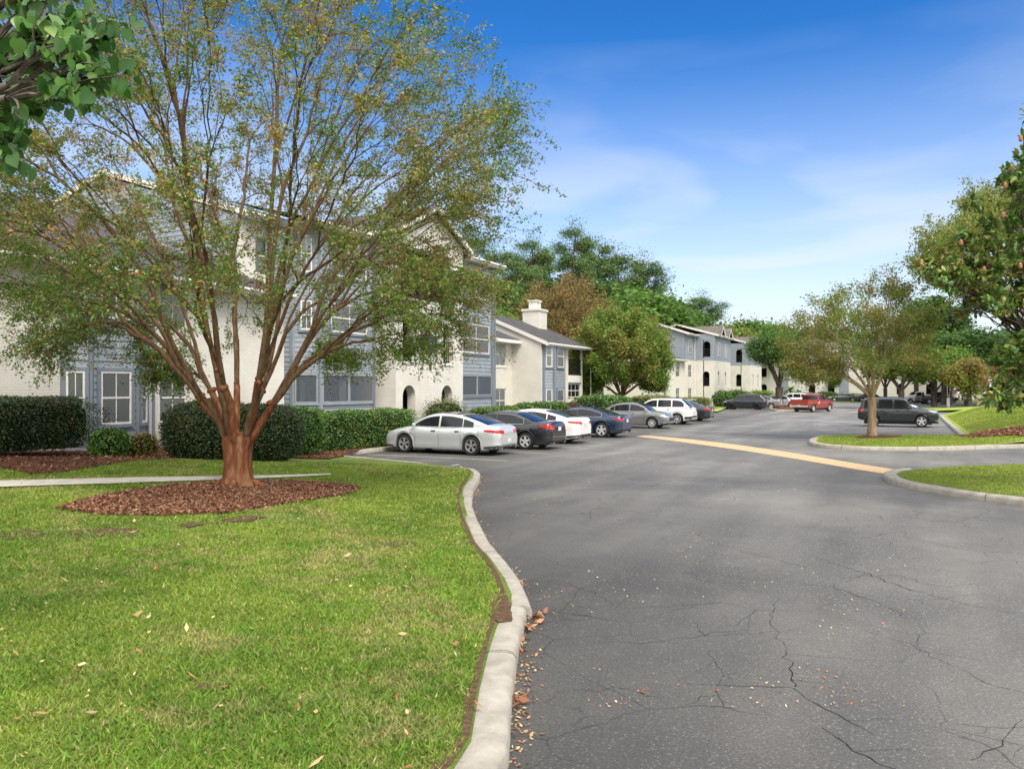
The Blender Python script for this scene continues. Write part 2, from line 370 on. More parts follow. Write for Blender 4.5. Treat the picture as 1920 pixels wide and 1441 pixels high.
M = dict(
    asphalt=asphalt_mat('asphalt'), asphalt2=asphalt_mat('asphalt_far', 1.0, False),
    lawn=lawn_mat('lawn_ground', [(0.08, 0.12, 0.025), (0.12, 0.18, 0.035), (0.17, 0.22, 0.05), (0.21, 0.21, 0.075)], .8),
    field=lawn_mat('field', [(0.05, 0.09, 0.02), (0.09, 0.14, 0.03), (0.12, 0.17, 0.04), (0.15, 0.16, 0.06)], 0.05),
    hill=lawn_mat('hill_grass', [(0.20, 0.28, 0.04), (0.26, 0.34, 0.055), (0.30, 0.37, 0.07), (0.34, 0.36, 0.1)], 0.3),
    soil=simple('soil', (0.15, 0.095, 0.06), 0.95, spec=0.05, col2=(0.07, 0.045, 0.03), vscale=18, bump=1.0, bscale=50),
    mulch=simple('mulch', (0.17, 0.075, 0.042), 0.9, spec=0.1, col2=(0.07, 0.03, 0.018), vscale=22, bump=1.0, bscale=40),
    concrete=simple('concrete', (0.40, 0.37, 0.32), 0.85, spec=0.2, col2=(0.26, 0.24, 0.205), vscale=5, bump=0.4, bscale=50),
    joint=simple('kerb_joint', (0.10, 0.09, 0.075), 0.9, spec=0.1),
    crackfill=simple('crack', (0.022, 0.021, 0.020), 0.95, spec=0.05),
    walk=simple('walk_concrete', (0.55, 0.52, 0.46), 0.85, spec=0.2, col2=(0.42, 0.39, 0.34), vscale=4, bump=0.2),
    gutter=simple('buff_concrete', (0.56, 0.40, 0.235), 0.8, spec=0.2, col2=(0.44, 0.31, 0.18), vscale=9, bump=0.2),
    line=simple('road_paint', (0.55, 0.55, 0.54), 0.7, spec=0.2, col2=(0.26, 0.26, 0.26), vscale=14),
    brick=brick_mat('white_brick', (0.70, 0.675, 0.615)),
    trim=simple('white_trim', (0.72, 0.70, 0.66), 0.5, var=0.05),
    cream=simple('cream_soffit', (0.52, 0.48, 0.38), 0.6, var=0.05),
    blue=simple('blue_siding', (0.255, 0.288, 0.325), 0.55, var=0.1, vscale=2.0, spec=0.3),
    bluetrim=simple('blue_trim', (0.175, 0.205, 0.245), 0.5, var=0.08, vscale=3),
    shingle=shingle_mat('shingles', (0.085, 0.082, 0.085)),
    shingle2=shingle_mat('shingles_brown', (0.16, 0.145, 0.13)),
    dark=simple('dark_interior', (0.02, 0.02, 0.022), 0.9, spec=0.1),
    dim=simple('dim_interior', (0.10, 0.095, 0.09), 0.9, spec=0.1),
    iron=simple('black_iron', (0.02, 0.018, 0.017), 0.45, metal=0.3),
    blind=simple('blind_slats', (0.72, 0.71, 0.68), 0.5),
    shade=simple('white_shade', (0.78, 0.77, 0.74), 0.7),
    glass=window_glass('window_glass', alpha=.04),
    screen=window_glass('screen_mesh', (0.10, 0.115, 0.14), 0.55, 0.45),
    crape=bark_mat('crape_bark', (0.075, 0.022, 0.010), (0.185, 0.06, 0.024), (0.27, 0.17, 0.09), 0.22, 8.0),
    crape_up=bark_mat('crape_bark_upper', (0.06, 0.028, 0.015), (0.12, 0.066, 0.032), (0.165, 0.125, 0.07), 0.3, 10.0),
    crape_tan=bark_mat('crape_bark_tan', (0.20, 0.13, 0.07), (0.33, 0.24, 0.145), (0.44, 0.35, 0.24), 0.2, 8.0),
    bark=bark_mat('grey_bark', (0.04, 0.03, 0.024), (0.09, 0.072, 0.056), (0.16, 0.135, 0.11), 0.3, 7.0, 1.0),
    bark_red=bark_mat('red_bark', (0.07, 0.032, 0.02), (0.14, 0.065, 0.042), (0.2, 0.11, 0.075), 0.3, 7.0, 0.7),
    leaf=leaf_mat('leaf', 0.42),
    needle=leaf_mat('needle', 0.15, 0.6, 0.2),
    hedge=leaf_mat('hedge_leaf', 0.15, 0.38, 0.5),
    glossy=leaf_mat('glossy_leaf', 0.22, 0.36, 0.45),
    grass=leaf_mat('grass_blade', 0.4, 0.6, 0.2),
    litter=leaf_mat('dry_leaf', 0.1, 0.7, 0.2),
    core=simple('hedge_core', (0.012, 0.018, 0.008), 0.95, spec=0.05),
    tyre=simple('tyre', (0.018, 0.018, 0.018), 0.8, spec=0.3),
    rim=simple('alloy', (0.58, 0.58, 0.58), 0.35, metal=0.25),
    rimgrey=simple('dark_alloy', (0.36, 0.36, 0.36), 0.35, metal=0.25),
    rimblack=simple('black_alloy', (0.03, 0.03, 0.032), 0.35, metal=0.6),
    cglass=simple('car_glass', (0.012, 0.014, 0.016), 0.08, spec=0.55),
    plastic=simple('black_plastic', (0.022, 0.022, 0.023), 0.55),
    seam=simple('panel_gap', (0.03, 0.03, 0.03), 0.8, spec=0.1),
    chrome=simple('chrome', (0.75, 0.75, 0.76), 0.15, metal=1.0),
    red=simple('tail_lens', (0.42, 0.012, 0.015), 0.15, coat=0.6),
    lens=simple('head_lens', (0.55, 0.57, 0.58), 0.1, metal=0.4, coat=1.0),
    amber=simple('amber_lens', (0.6, 0.2, 0.03), 0.2),
    plate=simple('plate', (0.6, 0.62, 0.62), 0.5),
    signblue=simple('sign_blue', (0.02, 0.10, 0.20), 0.4),
    signwhite=simple('sign_white', (0.75, 0.75, 0.75), 0.5),
    yellow=simple('yellow_tag', (0.62, 0.55, 0.04), 0.5),
    acbody=simple('ac_cabinet', (0.42, 0.42, 0.38), 0.6, var=0.1),
    utility=simple('utility_navy', (0.02, 0.045, 0.06), 0.5),
)

# ------------------------------------------------------------------ terrain
# road-side edge of the left lawn (asphalt side of the kerb), pixels of the photo -> world
EDGE_PX = [(945,1441),(952,1330),(966,1230),(982,1165),(985,1140),(970,1105),(945,1070),(915,1035),(893,990),(881,955),(885,925),(897,905),(898,895),(890,888),(866,884.5)]
edge = [gp(a, b) for a, b in EDGE_PX]
EDGE = [(-0.4, -6.0), (-1.2, 0.0)] + [(p.x, p.y) for p in edge] + [(-12.9, 20.3), (-14.6, 20.75), (-16.9, 21.3), (-17.5, 22.0), (-17.7, 24.0)]
EA = np.array(EDGE + [(-17.7, 60.0), (-17.7, 160.0)])
def seg_dist(P, A):
    P = np.atleast_2d(P); best = np.full(len(P), 1e9)
    for i in range(len(A)-1):
        a, b = A[i], A[i+1]; ab = b-a
        t = np.clip(((P-a)@ab)/(ab@ab), 0, 1)
        best = np.minimum(best, np.linalg.norm(P-(a+t[:, None]*ab), axis=1))
    return best
def zl_arr(P):
    d = seg_dist(P, EA)
    s = np.minimum(d, 12.0)
    P = np.atleast_2d(P)
    far = np.clip((P[:, 1]-24)/12, 0, 1)
    return 0.13 + s*(0.064*(1-far) + 0.02*far) + 0.03*np.sin(P[:, 0]*0.7)*np.sin(P[:, 1]*0.6)*np.clip(d/3, 0, 1)
def ZL(x, y): return float(zl_arr(np.array([[x, y]]))[0])

def inpoly(P, poly):
    P = np.atleast_2d(P); x, y = P[:, 0], P[:, 1]; r = np.zeros(len(P), bool); n = len(poly)
    for i in range(n):
        x1, y1 = poly[i]; x2, y2 = poly[(i+1) % n]
        if y1 == y2: continue
        c = ((y1 > y) != (y2 > y)) & (x < (x2-x1)*(y-y1)/(y2-y1)+x1)
        r ^= c
    return r
def refine(poly, step, closed=True):
    out = []; n = len(poly)
    for i in range(n if closed else n-1):
        a = np.array(poly[i][:2], float); b = np.array(poly[(i+1) % n][:2], float)
        k = max(1, int(np.linalg.norm(b-a)/step))
        for j in range(k): out.append(tuple(a+(b-a)*j/k))
    if not closed: out.append(tuple(poly[-1][:2]))
    return out
def patch(name, poly, zf, step, mat, off=0.0, jit=0.0, kind='structure', fine=None):
    poly = refine(poly, step)
    if jit: poly = [(a+random.uniform(-jit, jit), b+random.uniform(-jit, jit)) for a, b in poly]
    A = np.array(poly); x0, y0 = A.min(0); x1, y1 = A.max(0)
    gx, gy = np.meshgrid(np.arange(x0, x1, step), np.arange(y0, y1, step))
    G = np.c_[gx.ravel(), gy.ravel()]
    if fine is not None: G = G[fine(G)]
    G = G[inpoly(G, poly)]
    G = G[seg_dist(G, np.vstack([A, A[:1]])) > step*0.35] if len(G) else G
    vs = [Vector(p) for p in poly] + [Vector((a, b)) for a, b in G]
    n = len(poly)
    r = delaunay_2d_cdt(vs, [(i, (i+1) % n) for i in range(n)], [list(range(n))], 1, 1e-5)
    V = np.array([(v.x, v.y) for v in r[0]])
    Z = np.array([zf(a, b) for a, b in V]) if not hasattr(zf, 'arr') else zf.arr(V)
    mb = MB(); mb.v = [(a, b, z+off) for (a, b), z in zip(V, Z)]; mb.f = [tuple(f) for f in r[2]]; mb.m = [0]*len(mb.f)
    o = mb.obj(name, mat, smooth=True, ang=60)
    if kind: tag(o, kind=kind)
    return o
ZL.arr = zl_arr
def flat(z):
    f = lambda x, y: z
    f.arr = lambda V: np.full(len(V), z)
    return f

# far ground, asphalt
mb = MB(); mb.add([(-900,-300,-0.06),(900,-300,-0.06),(900,1500,-0.06),(-900,1500,-0.06)], [(0,1,2,3)]); tag(mb.obj('ground', M['field']), kind='structure')
gx_ = np.concatenate([np.arange(-24, 14, .5), np.arange(14, 71, 3.0)]); gy_ = np.concatenate([np.arange(-40, 0, 4.0), np.arange(0, 50, .5), np.arange(50, 144, 3.0)])
XX, YY = np.meshgrid(gx_, gy_); nx_ = len(gx_); VV = np.c_[XX.ravel(), YY.ravel(), np.zeros(XX.size)]
ii = (np.arange(len(gy_)-1)[:, None]*nx_+np.arange(nx_-1)[None]).ravel(); FF = np.c_[ii, ii+1, ii+nx_+1, ii+nx_]
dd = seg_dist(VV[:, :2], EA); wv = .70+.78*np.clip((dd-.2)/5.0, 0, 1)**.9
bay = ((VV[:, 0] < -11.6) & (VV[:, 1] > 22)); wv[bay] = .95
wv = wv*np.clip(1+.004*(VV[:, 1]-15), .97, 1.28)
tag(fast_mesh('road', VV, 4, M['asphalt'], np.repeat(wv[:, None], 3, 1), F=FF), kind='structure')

# left lawn
inner = [(x-0.14, y) for x, y in EDGE[:12]] + [(x-0.1, y-0.1) for x, y in EDGE[12:]]
LAWN = inner + [(-17.8, 60), (-17.8, 150), (-70, 150), (-70, -6)]
patch('lawn', LAWN, ZL, 0.8, M['lawn'])

# kerbs: swept rounded section
def kerb(name, path, width=0.28, h=0.15, z0=-0.03, zf=None, mat=None, jitter=0.012):
    P = [Vector((p[0], p[1], 0)) for p in refine(path, 0.35, closed=False)]
    prof = [(-.5, 0), (-.5, .62), (-.42, .88), (-.25, 1), (.2, 1), (.4, .9), (.48, .7), (.5, 0)]
    mb = MB(); o = 0; m = len(P); n = len(prof); jz = 0
    for i, p in enumerate(P):
        t = (P[min(i+1, m-1)] - P[max(i-1, 0)]).normalized(); nr = Vector((t.y, -t.x, 0))
        if i % 7 == 0: jz = random.uniform(-jitter, jitter)
        for a, b in prof:
            q = p + nr*a*width
            mb.v.append((q.x, q.y, z0 + (h-z0)*b + (jz if b > 0 else 0)))
    for i in range(m-1):
        for k in range(n-1):
            mb.f.append((i*n+k, i*n+k+1, (i+1)*n+k+1, (i+1)*n+k)[::-1]); mb.m.append(0)
        if i % 7 == 6:      # dark joint standing just proud of the section
            p0, t = P[i], (P[i+1]-P[i]).normalized(); nr = Vector((t.y, -t.x, 0)); w_ = .008; o_ = len(mb.v)
            for tt_ in (-w_, w_):
                for a, b in prof: q = p0+t*tt_+nr*a*width*1.01; mb.v.append((q.x, q.y, z0+(h-z0)*b*1.01+.004+jitter*(b > 0)))
            for k in range(n-1): mb.f.append((o_+k, o_+k+1, o_+n+k+1, o_+n+k)[::-1]); mb.m.append(1)
    mb.f.append(tuple(range(n))); mb.m.append(0); mb.f.append(tuple((m-1)*n+k for k in range(n))[::-1]); mb.m.append(0)
    ob = mb.obj(name, [mat or M['concrete'], M['joint']], smooth=True, ang=50)
    return tag(ob, kind='structure')
kpts = [(x-0.13, y) for x, y in EDGE]
kerb('kerb', kpts[:6], 0.30)
kerb('kerb', [(kpts[5][0]+0.05, kpts[5][1]+0.07)] + [(x+0.02, y) for x, y in kpts[6:17]], 0.27)
kerb('kerb', kpts[-5:] + [(-17.75, 60), (-17.75, 86), ], 0.2)

soil = refine([(x-0.34, y) for x, y in EDGE[:17]], .3, closed=False); A_ = np.array(soil)
mb = MB()
for i, (x, y) in enumerate(soil):
    t = A_[min(i+1, len(A_)-1)]-A_[max(i-1, 0)]; t = t/np.linalg.norm(t); nr = np.array([t[1], -t[0]])
    for a in (.08, -random.uniform(-.05, .03)):
        q = A_[i]+nr*a; mb.v.append((q[0], q[1], ZL(q[0], q[1])+.012))
for i in range(len(soil)-1): mb.f.append((2*i, 2*i+2, 2*i+3, 2*i+1)); mb.m.append(0)
tag(mb.obj('soil_edge', M['soil']), kind='structure')

# walkway, mulch
def band(p_top, p_bot): return [tuple(gp(a, b, ZL)[:2]) for a, b in p_top + p_bot[::-1]]
WALK = band([(-260, 911), (0, 903.5), (200, 898.5), (400, 895), (620, 889.5)], [(-260, 925), (0, 915.5), (200, 909), (400, 902), (620, 892)])
patch('walkway', WALK, ZL, 0.6, M['walk'], 0.035)
RING_PX = [(112,955),(160,938),(240,922),(330,910),(450,903),(560,903),(640,908),(672,915),(655,926),(600,935),(520,948),(430,962),(300,968),(190,966)]
RING = [tuple(gp(a, b, ZL)[:2]) for a, b in RING_PX]
patch('mulch', RING, ZL, 0.25, M['mulch'], 0.025, 0.08)
BED_PX_F = [(-200,905),(0,878),(60,890),(120,886),(170,876),(240,866),(330,862),(420,858),(520,858),(620,861)]
BED = [tuple(gp(a, b, ZL)[:2]) for a, b in BED_PX_F] + [(-17.2, 22.3), (-17.95, 24.0), (-17.95, 84), (-21.4, 84), (-21.4, 10), (-22, 4)]
patch('mulch_bed', BED, ZL, 0.7, M['mulch'], 0.03, 0.05)

for k_, ring_ in enumerate([[(-10,997),(60,993),(95,1001),(60,1011),(-10,1013)], [(120,998),(200,990),(262,994),(240,1005),(150,1008)], [(420,972),(470,966),(500,971),(460,979),(425,979)], [(330,982),(400,978),(420,983),(350,989)], [(700,1018),(770,1014),(800,1020),(740,1026)], [(355,1288),(420,1280),(445,1290),(400,1302),(360,1298)]]):
    patch('soil', [tuple(gp(a, b, ZL)[:2]) for a, b in ring_], ZL, .15, M['soil'], .013, .05)
patch('soil', [tuple(gp(a, b, .13)[:2]) for a, b in [(925,1115),(952,1120),(962,1168),(935,1172),(915,1150)]], ZL, .1, M['soil'], .014, .02)
# right-hand islands and hill
ISL2 = [tuple(gp(a, b, 0.13)[:2]) for a, b in [(1672,890),(1680,897),(1720,905),(1800,918),(1920,934),(2150,965),(2300,985),(2300,868),(2100,866),(1920,869),(1780,874),(1700,881),(1675,885)]]
ZI = flat(0.13)
patch('lawn', ISL2, ZI, 0.9, M['lawn'])
kerb('kerb', [tuple(gp(a, b, 0.1)[:2]) for a, b in [(1700,881),(1680,884),(1668,889),(1672,894),(1682,900),(1720,909),(1800,922),(1920,938),(2150,969),(2300,990)]], 0.34)
def zh_arr(P):
    P = np.atleast_2d(P); x, y = P[:, 0], P[:, 1]
    r = np.clip(x-2.6, 0, None)
    rise = 0.30*r; rise = np.where(rise > 1.6, 1.6+(rise-1.6)*0.12, rise)
    fy = np.clip((y-(35+0.35*r))/7.0, 0, 1); fy = fy*fy*(3-2*fy)
    be = np.clip((82-y)/8, 0, 1)
    return 0.13 + rise*fy*(0.35+0.65*be) + 0.02*np.sin(x*1.3)*np.sin(y)
def ZH(x, y): return float(zh_arr(np.array([[x, y]]))[0])
ZH.arr = zh_arr
isl_f = [tuple(gp(a, b, 0.1)[:2]) for a, b in [(1560,817),(1536,819.5),(1524,824),(1523,829),(1533,832.5),(1560,836),(1620,838.5),(1700,839.5),(1780,838.5),(1850,836),(1920,834),(2150,826),(2500,818)]]
HILL = [(2.55, 44.2)] + isl_f + [(40, 52), (40, 79), (6.0, 79), (3.4, 77), (2.6, 74), (2.55, 60)]
patch('hill', HILL, ZH, 0.9, M['hill'])
kerb('kerb', isl_f, 0.30)
kerb('kerb', [(2.45, 43.9), (2.45, 60), (2.5, 74), (3.3, 77.1), (6, 79.1), (30, 79.1)], 0.3)
HM = [tuple(gp(a, b, ZH)[:2]) for a, b in [(1790,818),(1830,811),(1880,804),(1925,799),(2000,793),(2100,800),(2100,815),(1925,817),(1850,819)]]
patch('mulch', HM, ZH, 0.5, M['mulch'], 0.03, 0.1)
HM2 = [tuple(gp(a, b, ZH)[:2]) for a, b in [(1600,819),(1640,816),(1690,817.5),(1688,820),(1650,822),(1610,822)]]
patch('mulch', HM2, ZH, 0.3, M['mulch'], 0.03, 0.05)
# lawn strip and raised parking beyond the hill
def zs_arr(P):
    P = np.atleast_2d(P); return 0.12 + np.clip((P[:, 0]-2)/14, 0, 1)*0.75
def ZS(x, y): return float(zs_arr(np.array([[x, y]]))[0])
ZS.arr = zs_arr
patch('lawn', [(1.5, 87.5), (34, 87.5), (34, 98.5), (1.5, 98.5)], ZS, 1.2, M['hill'])
mb = MB(); mb.add([(12,98.4,0.0),(60,98.4,0.0),(60,142,0.0),(12,142,0.0),(16,98.4,0.86),(60,98.4,0.86),(60,142,0.86),(16,142,0.86)], [(4,5,6,7),(0,1,5,4),(0,4,7,3)])
tag(mb.obj('parking_lot', M['asphalt2']), kind='structure')
# tree island on the left of the far road, grass strip before building C
ISL3 = [tuple(gp(a, b)[:2]) for a, b in [(1443,767),(1456,770.5),(1490,770.5),(1530,767.5),(1540,765),(1500,762.5),(1455,763)]]
patch('lawn', ISL3, flat(0.12), 0.8, M['mulch'])
kerb('kerb', ISL3 + [ISL3[0]], 0.25)
GR3 = [tuple(gp(a, b)[:2]) for a, b in [(1326,773),(1345,773.5),(1362,767),(1375,761),(1350,757),(1325,762)]]
patch('lawn', GR3, flat(0.13), 0.8, M['hill'])
patch('walkway', [tuple(gp(a, b)[:2]) for a, b in [(1328,766.5),(1352,767.5),(1356,766.3),(1330,765)]], flat(0.15), 0.8, M['walk'])
patch('lawn', [(-40, 143), (0.5, 143), (0.5, 148), (-40, 148)], flat(0.15), 2, M['hill'])

# buff gutter across the road
G1 = [tuple(gp(a, b)[:2]) for a, b in [(1192,818.2),(1206,816.6),(1222,817),(1300,824),(1400,836),(1500,851),(1600,868),(1690,882),(1672,890.5),(1600,879),(1500,861.5),(1400,845.5),(1300,831.5),(1225,821.5)]]
patch('gutter', G1, flat(0.004), 1.0, M['gutter'], 0.004)
# cracks traced from the photograph, with side branches
crk = MB(); cr_r = np.random.default_rng(2)
def crack(pts, wd=.009, branch=True):
    P = [gp(a, b) for a, b in pts]; out = []
    for i in range(len(P)-1):
        L = (P[i+1]-P[i]).length; n = max(2, int(L/.09)); d = (P[i+1]-P[i]).normalized(); nr = Vector((-d.y, d.x, 0))
        for k in range(n): out.append(P[i]+(P[i+1]-P[i])*(k/n)+nr*cr_r.normal(0, .022))
    out.append(P[-1])
    for i in range(len(out)-1):
        a, b = out[i], out[i+1]; d = (b-a).normalized(); nr = Vector((-d.y, d.x, 0)); f = math.sin(math.pi*(i+.5)/len(out))*.6+.4
        w0, w1 = wd*f*cr_r.uniform(.5, 1.4), wd*f*cr_r.uniform(.5, 1.4); z = Vector((0, 0, .0045))
        crk.add([a-nr*w0*.5+z, b-nr*w1*.5+z, b+nr*w1*.5+z, a+nr*w0*.5+z], [(0,1,2,3)])
        if branch and cr_r.random() < .12:
            q = cr_r.choice([-1, 1])*cr_r.uniform(.5, 1.3); v = Vector((d.x*math.cos(q)-d.y*math.sin(q), d.x*math.sin(q)+d.y*math.cos(q), 0)); p = a.copy()
            for _ in range(int(cr_r.integers(3, 9))):
                p2 = p+v*.09+Vector((cr_r.normal(0, .025), cr_r.normal(0, .025), 0)); n2 = Vector((-v.y, v.x, 0)); ww = wd*.45
                crk.add([p-n2*ww*.5+z, p2-n2*ww*.3+z, p2+n2*ww*.3+z, p+n2*ww*.5+z], [(0,1,2,3)]); p = p2
for pts, wd in [([(1475,1215),(1482,1260),(1490,1290),(1530,1320),(1590,1350),(1640,1378)], .013), ([(1285,1280),(1345,1284),(1420,1285),(1482,1288)], .010), ([(1540,1360),(1580,1395),(1650,1432),(1700,1460)], .013),
    ([(1040,1295),(1100,1294),(1165,1288),(1200,1300),(1235,1306)], .006), ([(1262,1330),(1300,1312),(1350,1300)], .006), ([(1795,1252),(1850,1278),(1925,1300)], .011), ([(1925,1352),(1870,1395),(1820,1425)], .009),
    ([(975,1087),(1060,1090),(1120,1115),(1160,1138)], .007), ([(1120,1205),(1200,1205),(1300,1195),(1400,1187),(1500,1180)], .008), ([(1300,1165),(1320,1190),(1400,1180)], .008), ([(1150,1140),(1240,1138),(1340,1130)], .008),
    ([(1280,1070),(1320,1090),(1400,1095)], .010), ([(1500,1035),(1560,1055),(1640,1080),(1720,1110),(1800,1130),(1900,1150)], .014), ([(1470,1090),(1560,1100),(1650,1130),(1700,1160)], .010), ([(1600,1080),(1680,1078),(1760,1100),(1840,1095)], .009),
    ([(1380,1030),(1450,1048),(1520,1066)], .010), ([(1000,1040),(1060,1060),(1110,1066)], .007), ([(1080,955),(1110,972),(1125,975)], .01), ([(1040,1165),(1100,1160),(1140,1162)], .006), ([(1620,1180),(1700,1205),(1790,1250)], .007), ([(1720,1010),(1800,1030),(1920,1040)], .010),
    ([(1200,990),(1300,1000),(1380,1030)], .008), ([(1330,1220),(1345,1255),(1375,1275)], .006), ([(1460,1120),(1440,1160),(1475,1215)], .007)]: crack(pts, wd*.6)
tag(crk.obj('road_cracks', M['crackfill']), kind='structure')
# painted stall lines
def pline(x0, y0, x1, y1, wd=0.1):
    d = Vector((x1-x0, y1-y0, 0)).normalized(); n = Vector((-d.y, d.x, 0))*wd/2
    mb = MB(); mb.add([Vector((x0,y0,.006))-n, Vector((x1,y1,.006))-n, Vector((x1,y1,.006))+n, Vector((x0,y0,.006))+n], [(0,1,2,3)])
    tag(mb.obj('parking_line', M['line']), kind='structure')
LINES_L = [23.4, 26.6, 29.9, 32.9, 36.7, 41.5, 46.8, 52.6, 57.5, 63.0, 68.5]
for yy in LINES_L: pline(-17.3, yy, -11.7, yy)
for yy in [44.6, 46.9, 49.4, 52.1, 57.3, 60.2, 63.1, 66.0, 69.0]: pline(-3.6, yy, 2.2, yy)
for a, b in [((640,861),(1040,867.2)), ((660,864.6),(866,874.6)), ((757,884),(866,875)), ((740,877),(800,869)), ((800,881),(862,870.5)), ((862,874.5),(700,867))]:
    pa, pb = gp(*a), gp(*b)
    if a[0] != 640: pline(pa.x, pa.y, pb.x, pb.y)
for yy in [72, 76, 80, 84]: pline(-16.5, yy, -11.5, yy)

# ------------------------------------------------------------------ grass, chips, fallen leaves
def rot_rand(n):
    a = rng.normal(size=(n, 3)); a /= np.linalg.norm(a, axis=1)[:, None]; return a
def vnoise(P, s, seed=0):            # cheap smooth value noise on xy
    P = P*s + seed*17.3
    i = np.floor(P).astype(np.int64); f = P-i; f = f*f*(3-2*f)
    def h(a, b): return ((np.sin(a*127.1+b*311.7+seed*7.7)*43758.5453) % 1.0)
    a = h(i[:, 0], i[:, 1]); b = h(i[:, 0]+1, i[:, 1]); c = h(i[:, 0], i[:, 1]+1); d = h(i[:, 0]+1, i[:, 1]+1)
    return (a*(1-f[:, 0])+b*f[:, 0])*(1-f[:, 1]) + (c*(1-f[:, 0])+d*f[:, 0])*f[:, 1]
def fbm(P, s, seed=0):
    return 0.5*vnoise(P, s, seed)+0.3*vnoise(P, s*2.3, seed+1)+0.2*vnoise(P, s*5.1, seed+2)
def polar(n, d0, d1, a0, a1, pw=1.0):
    d = d0+(d1-d0)*rng.random(n)**pw; px = a0+(a1-a0)*rng.random(n)
    t = (px-CX)/FPX
    return np.c_[d*(FW[0]+t*RT[0]), d*(FW[1]+t*RT[1])], d
def blades(name, P, D, Z, pal_low, pal_hi, dry, h0=0.035, w0=0.0045, wk=0.12, patch_s=0.8, dry_t=0.56):
    n = len(P); a = rng.random(n)*2*math.pi
    Hh = h0*(0.5+rng.random(n))*(1+0.02*D); W = w0*(1+wk*D)
    lean = rng.normal(0, 0.75, (n, 2))*Hh[:, None]
    f = .6*fbm(P, patch_s, 3)+.4*fbm(P, patch_s*5, 6); f2 = .55*fbm(P, 0.9, 9)+.45*fbm(P, 4.5, 12)+rng.normal(0, .05, n); r = rng.random(n)
    c = pal_low + (pal_hi-pal_low)*np.clip((f-0.3)*2.2, 0, 1)[:, None]
    dm = np.clip((f2-dry_t)*7, 0, 1)*0.7
    c = c*(1-dm[:, None]) + np.array(dry)*dm[:, None]
    isd = r < 0.06; c[isd] = np.array(dry)*1.1
    c = c*(0.65+0.7*rng.random(n))[:, None]
    b0 = np.c_[P, Z]; dx = np.c_[np.cos(a)*W, np.sin(a)*W, np.zeros(n)]
    tip = b0 + np.c_[lean, Hh]
    V = np.stack([b0-dx, b0+dx, tip], 1)
    return fast_mesh(name, V, 3, M['grass'], np.repeat(c, 3, 0))
P, D = polar(430000, 3.6, 22, -60, 1010, 1.05)
k = inpoly(P, LAWN) & (seg_dist(P, EA) > 0.27); P, D = P[k], D[k]
k = ~inpoly(P, WALK) & ~inpoly(P, BED); P, D = P[k], D[k]
rr = inpoly(P, RING) & (seg_dist(P, np.array(RING+RING[:1])) > 0.25*rng.random(len(P)))
P, D = P[~rr], D[~rr]
# thin, worn patches in front of the mulch ring (bare soil seen in the photo)
bare = [tuple(gp(a, b, ZL)[:2]) for a, b in [(20,1005),(190,1000),(230,1001),(440,972),(480,971),(330,985),(120,1000),(545,968)]]
bd = np.min([np.hypot((P[:, 0]-x)*1.0, (P[:, 1]-y)*1.6) for x, y in bare], axis=0)
keep = (bd > 0.35+0.25*fbm(P, 3.0, 5)) | (rng.random(len(P)) < 0.15)
thin = (fbm(P, 1.1, 11) < 0.60) | (rng.random(len(P)) < 0.55)
P, D = P[keep & thin], D[keep & thin]
Z = zl_arr(P)
g = blades('grass', P, D, Z, np.array([0.14, 0.235, 0.034]), np.array([0.30, 0.405, 0.062]), (0.46, 0.40, 0.17), h0=.024, dry_t=.545)
tag(g, 'short mown green lawn grass with dry patches left of the kerb', 'grass', kind='stuff')
# taller broad-bladed weeds, near
P, D = polar(46000, 3.6, 11, -60, 900)
k = inpoly(P, LAWN) & (seg_dist(P, EA) > 0.3) & (fbm(P, 1.7, 21) > 0.5); P, D = P[k], D[k]
g = blades('grass', P, D, zl_arr(P), np.array([0.11, 0.23, 0.03]), np.array([0.22, 0.37, 0.05]), (0.30, 0.26, 0.12), 0.034, 0.008, 0.05)
tag(g, 'taller broad-bladed weeds standing up in tufts in the near lawn', 'weeds', kind='stuff')
for nm, poly, zf, lab in (('grass', ISL2, zh_arr, 'mown grass on the kerbed island at the right edge'), ('grass', HILL, zh_arr, 'yellow-green grass on the rising bank beyond the dark green SUV')):
    P, D = polar(150000 if poly is HILL else 60000, 17 if poly is ISL2 else 30, 28 if poly is ISL2 else 62, 1500, 1990)
    k = inpoly(P, poly) & (seg_dist(P, np.array(poly+poly[:1])) > 0.2) & ~inpoly(P, HM) & ~inpoly(P, HM2); P, D = P[k], D[k]
    zz = zh_arr(P) if poly is HILL else np.full(len(P), 0.13)
    g = blades(nm, P, D, zz, np.array([0.20, 0.28, 0.04]), np.array([0.33, 0.40, 0.07]), (0.42, 0.37, 0.16), 0.025, 0.004, 0.09, 0.5, 0.6)
    tag(g, lab, 'grass', kind='stuff')

def chips(name, P, Z, size, pal, mat, label, cat, lift=0.02, curl=0.5):
    n = len(P); a = rng.random(n)*6.283; L = size*(0.5+rng.random(n)); W = L*(0.3+0.4*rng.random(n))
    u = np.c_[np.cos(a), np.sin(a), rng.normal(0, .3, n)]*L[:, None]; v = np.c_[-np.sin(a), np.cos(a), rng.normal(0, .3, n)]*W[:, None]
    c = np.c_[P, Z+lift*(0.4+rng.random(n))]; up = np.c_[np.zeros((n, 2)), L*curl*rng.random(n)]
    V = np.stack([c-u*.5, c+v*.5+up*.4, c+u*.5+up*.6, c-v*.5+up*.1], 1)
    cc = pal[rng.integers(0, len(pal), n)]*(0.6+0.8*rng.random(n))[:, None]
    o = fast_mesh(name, V, 4, mat, np.repeat(cc, 4, 0))
    return tag(o, label, cat, kind='stuff')
def inside_pts(poly, n):
    A = np.array(poly); P = A.min(0)+(A.max(0)-A.min(0))*rng.random((n, 2)); return P[inpoly(P, poly)]
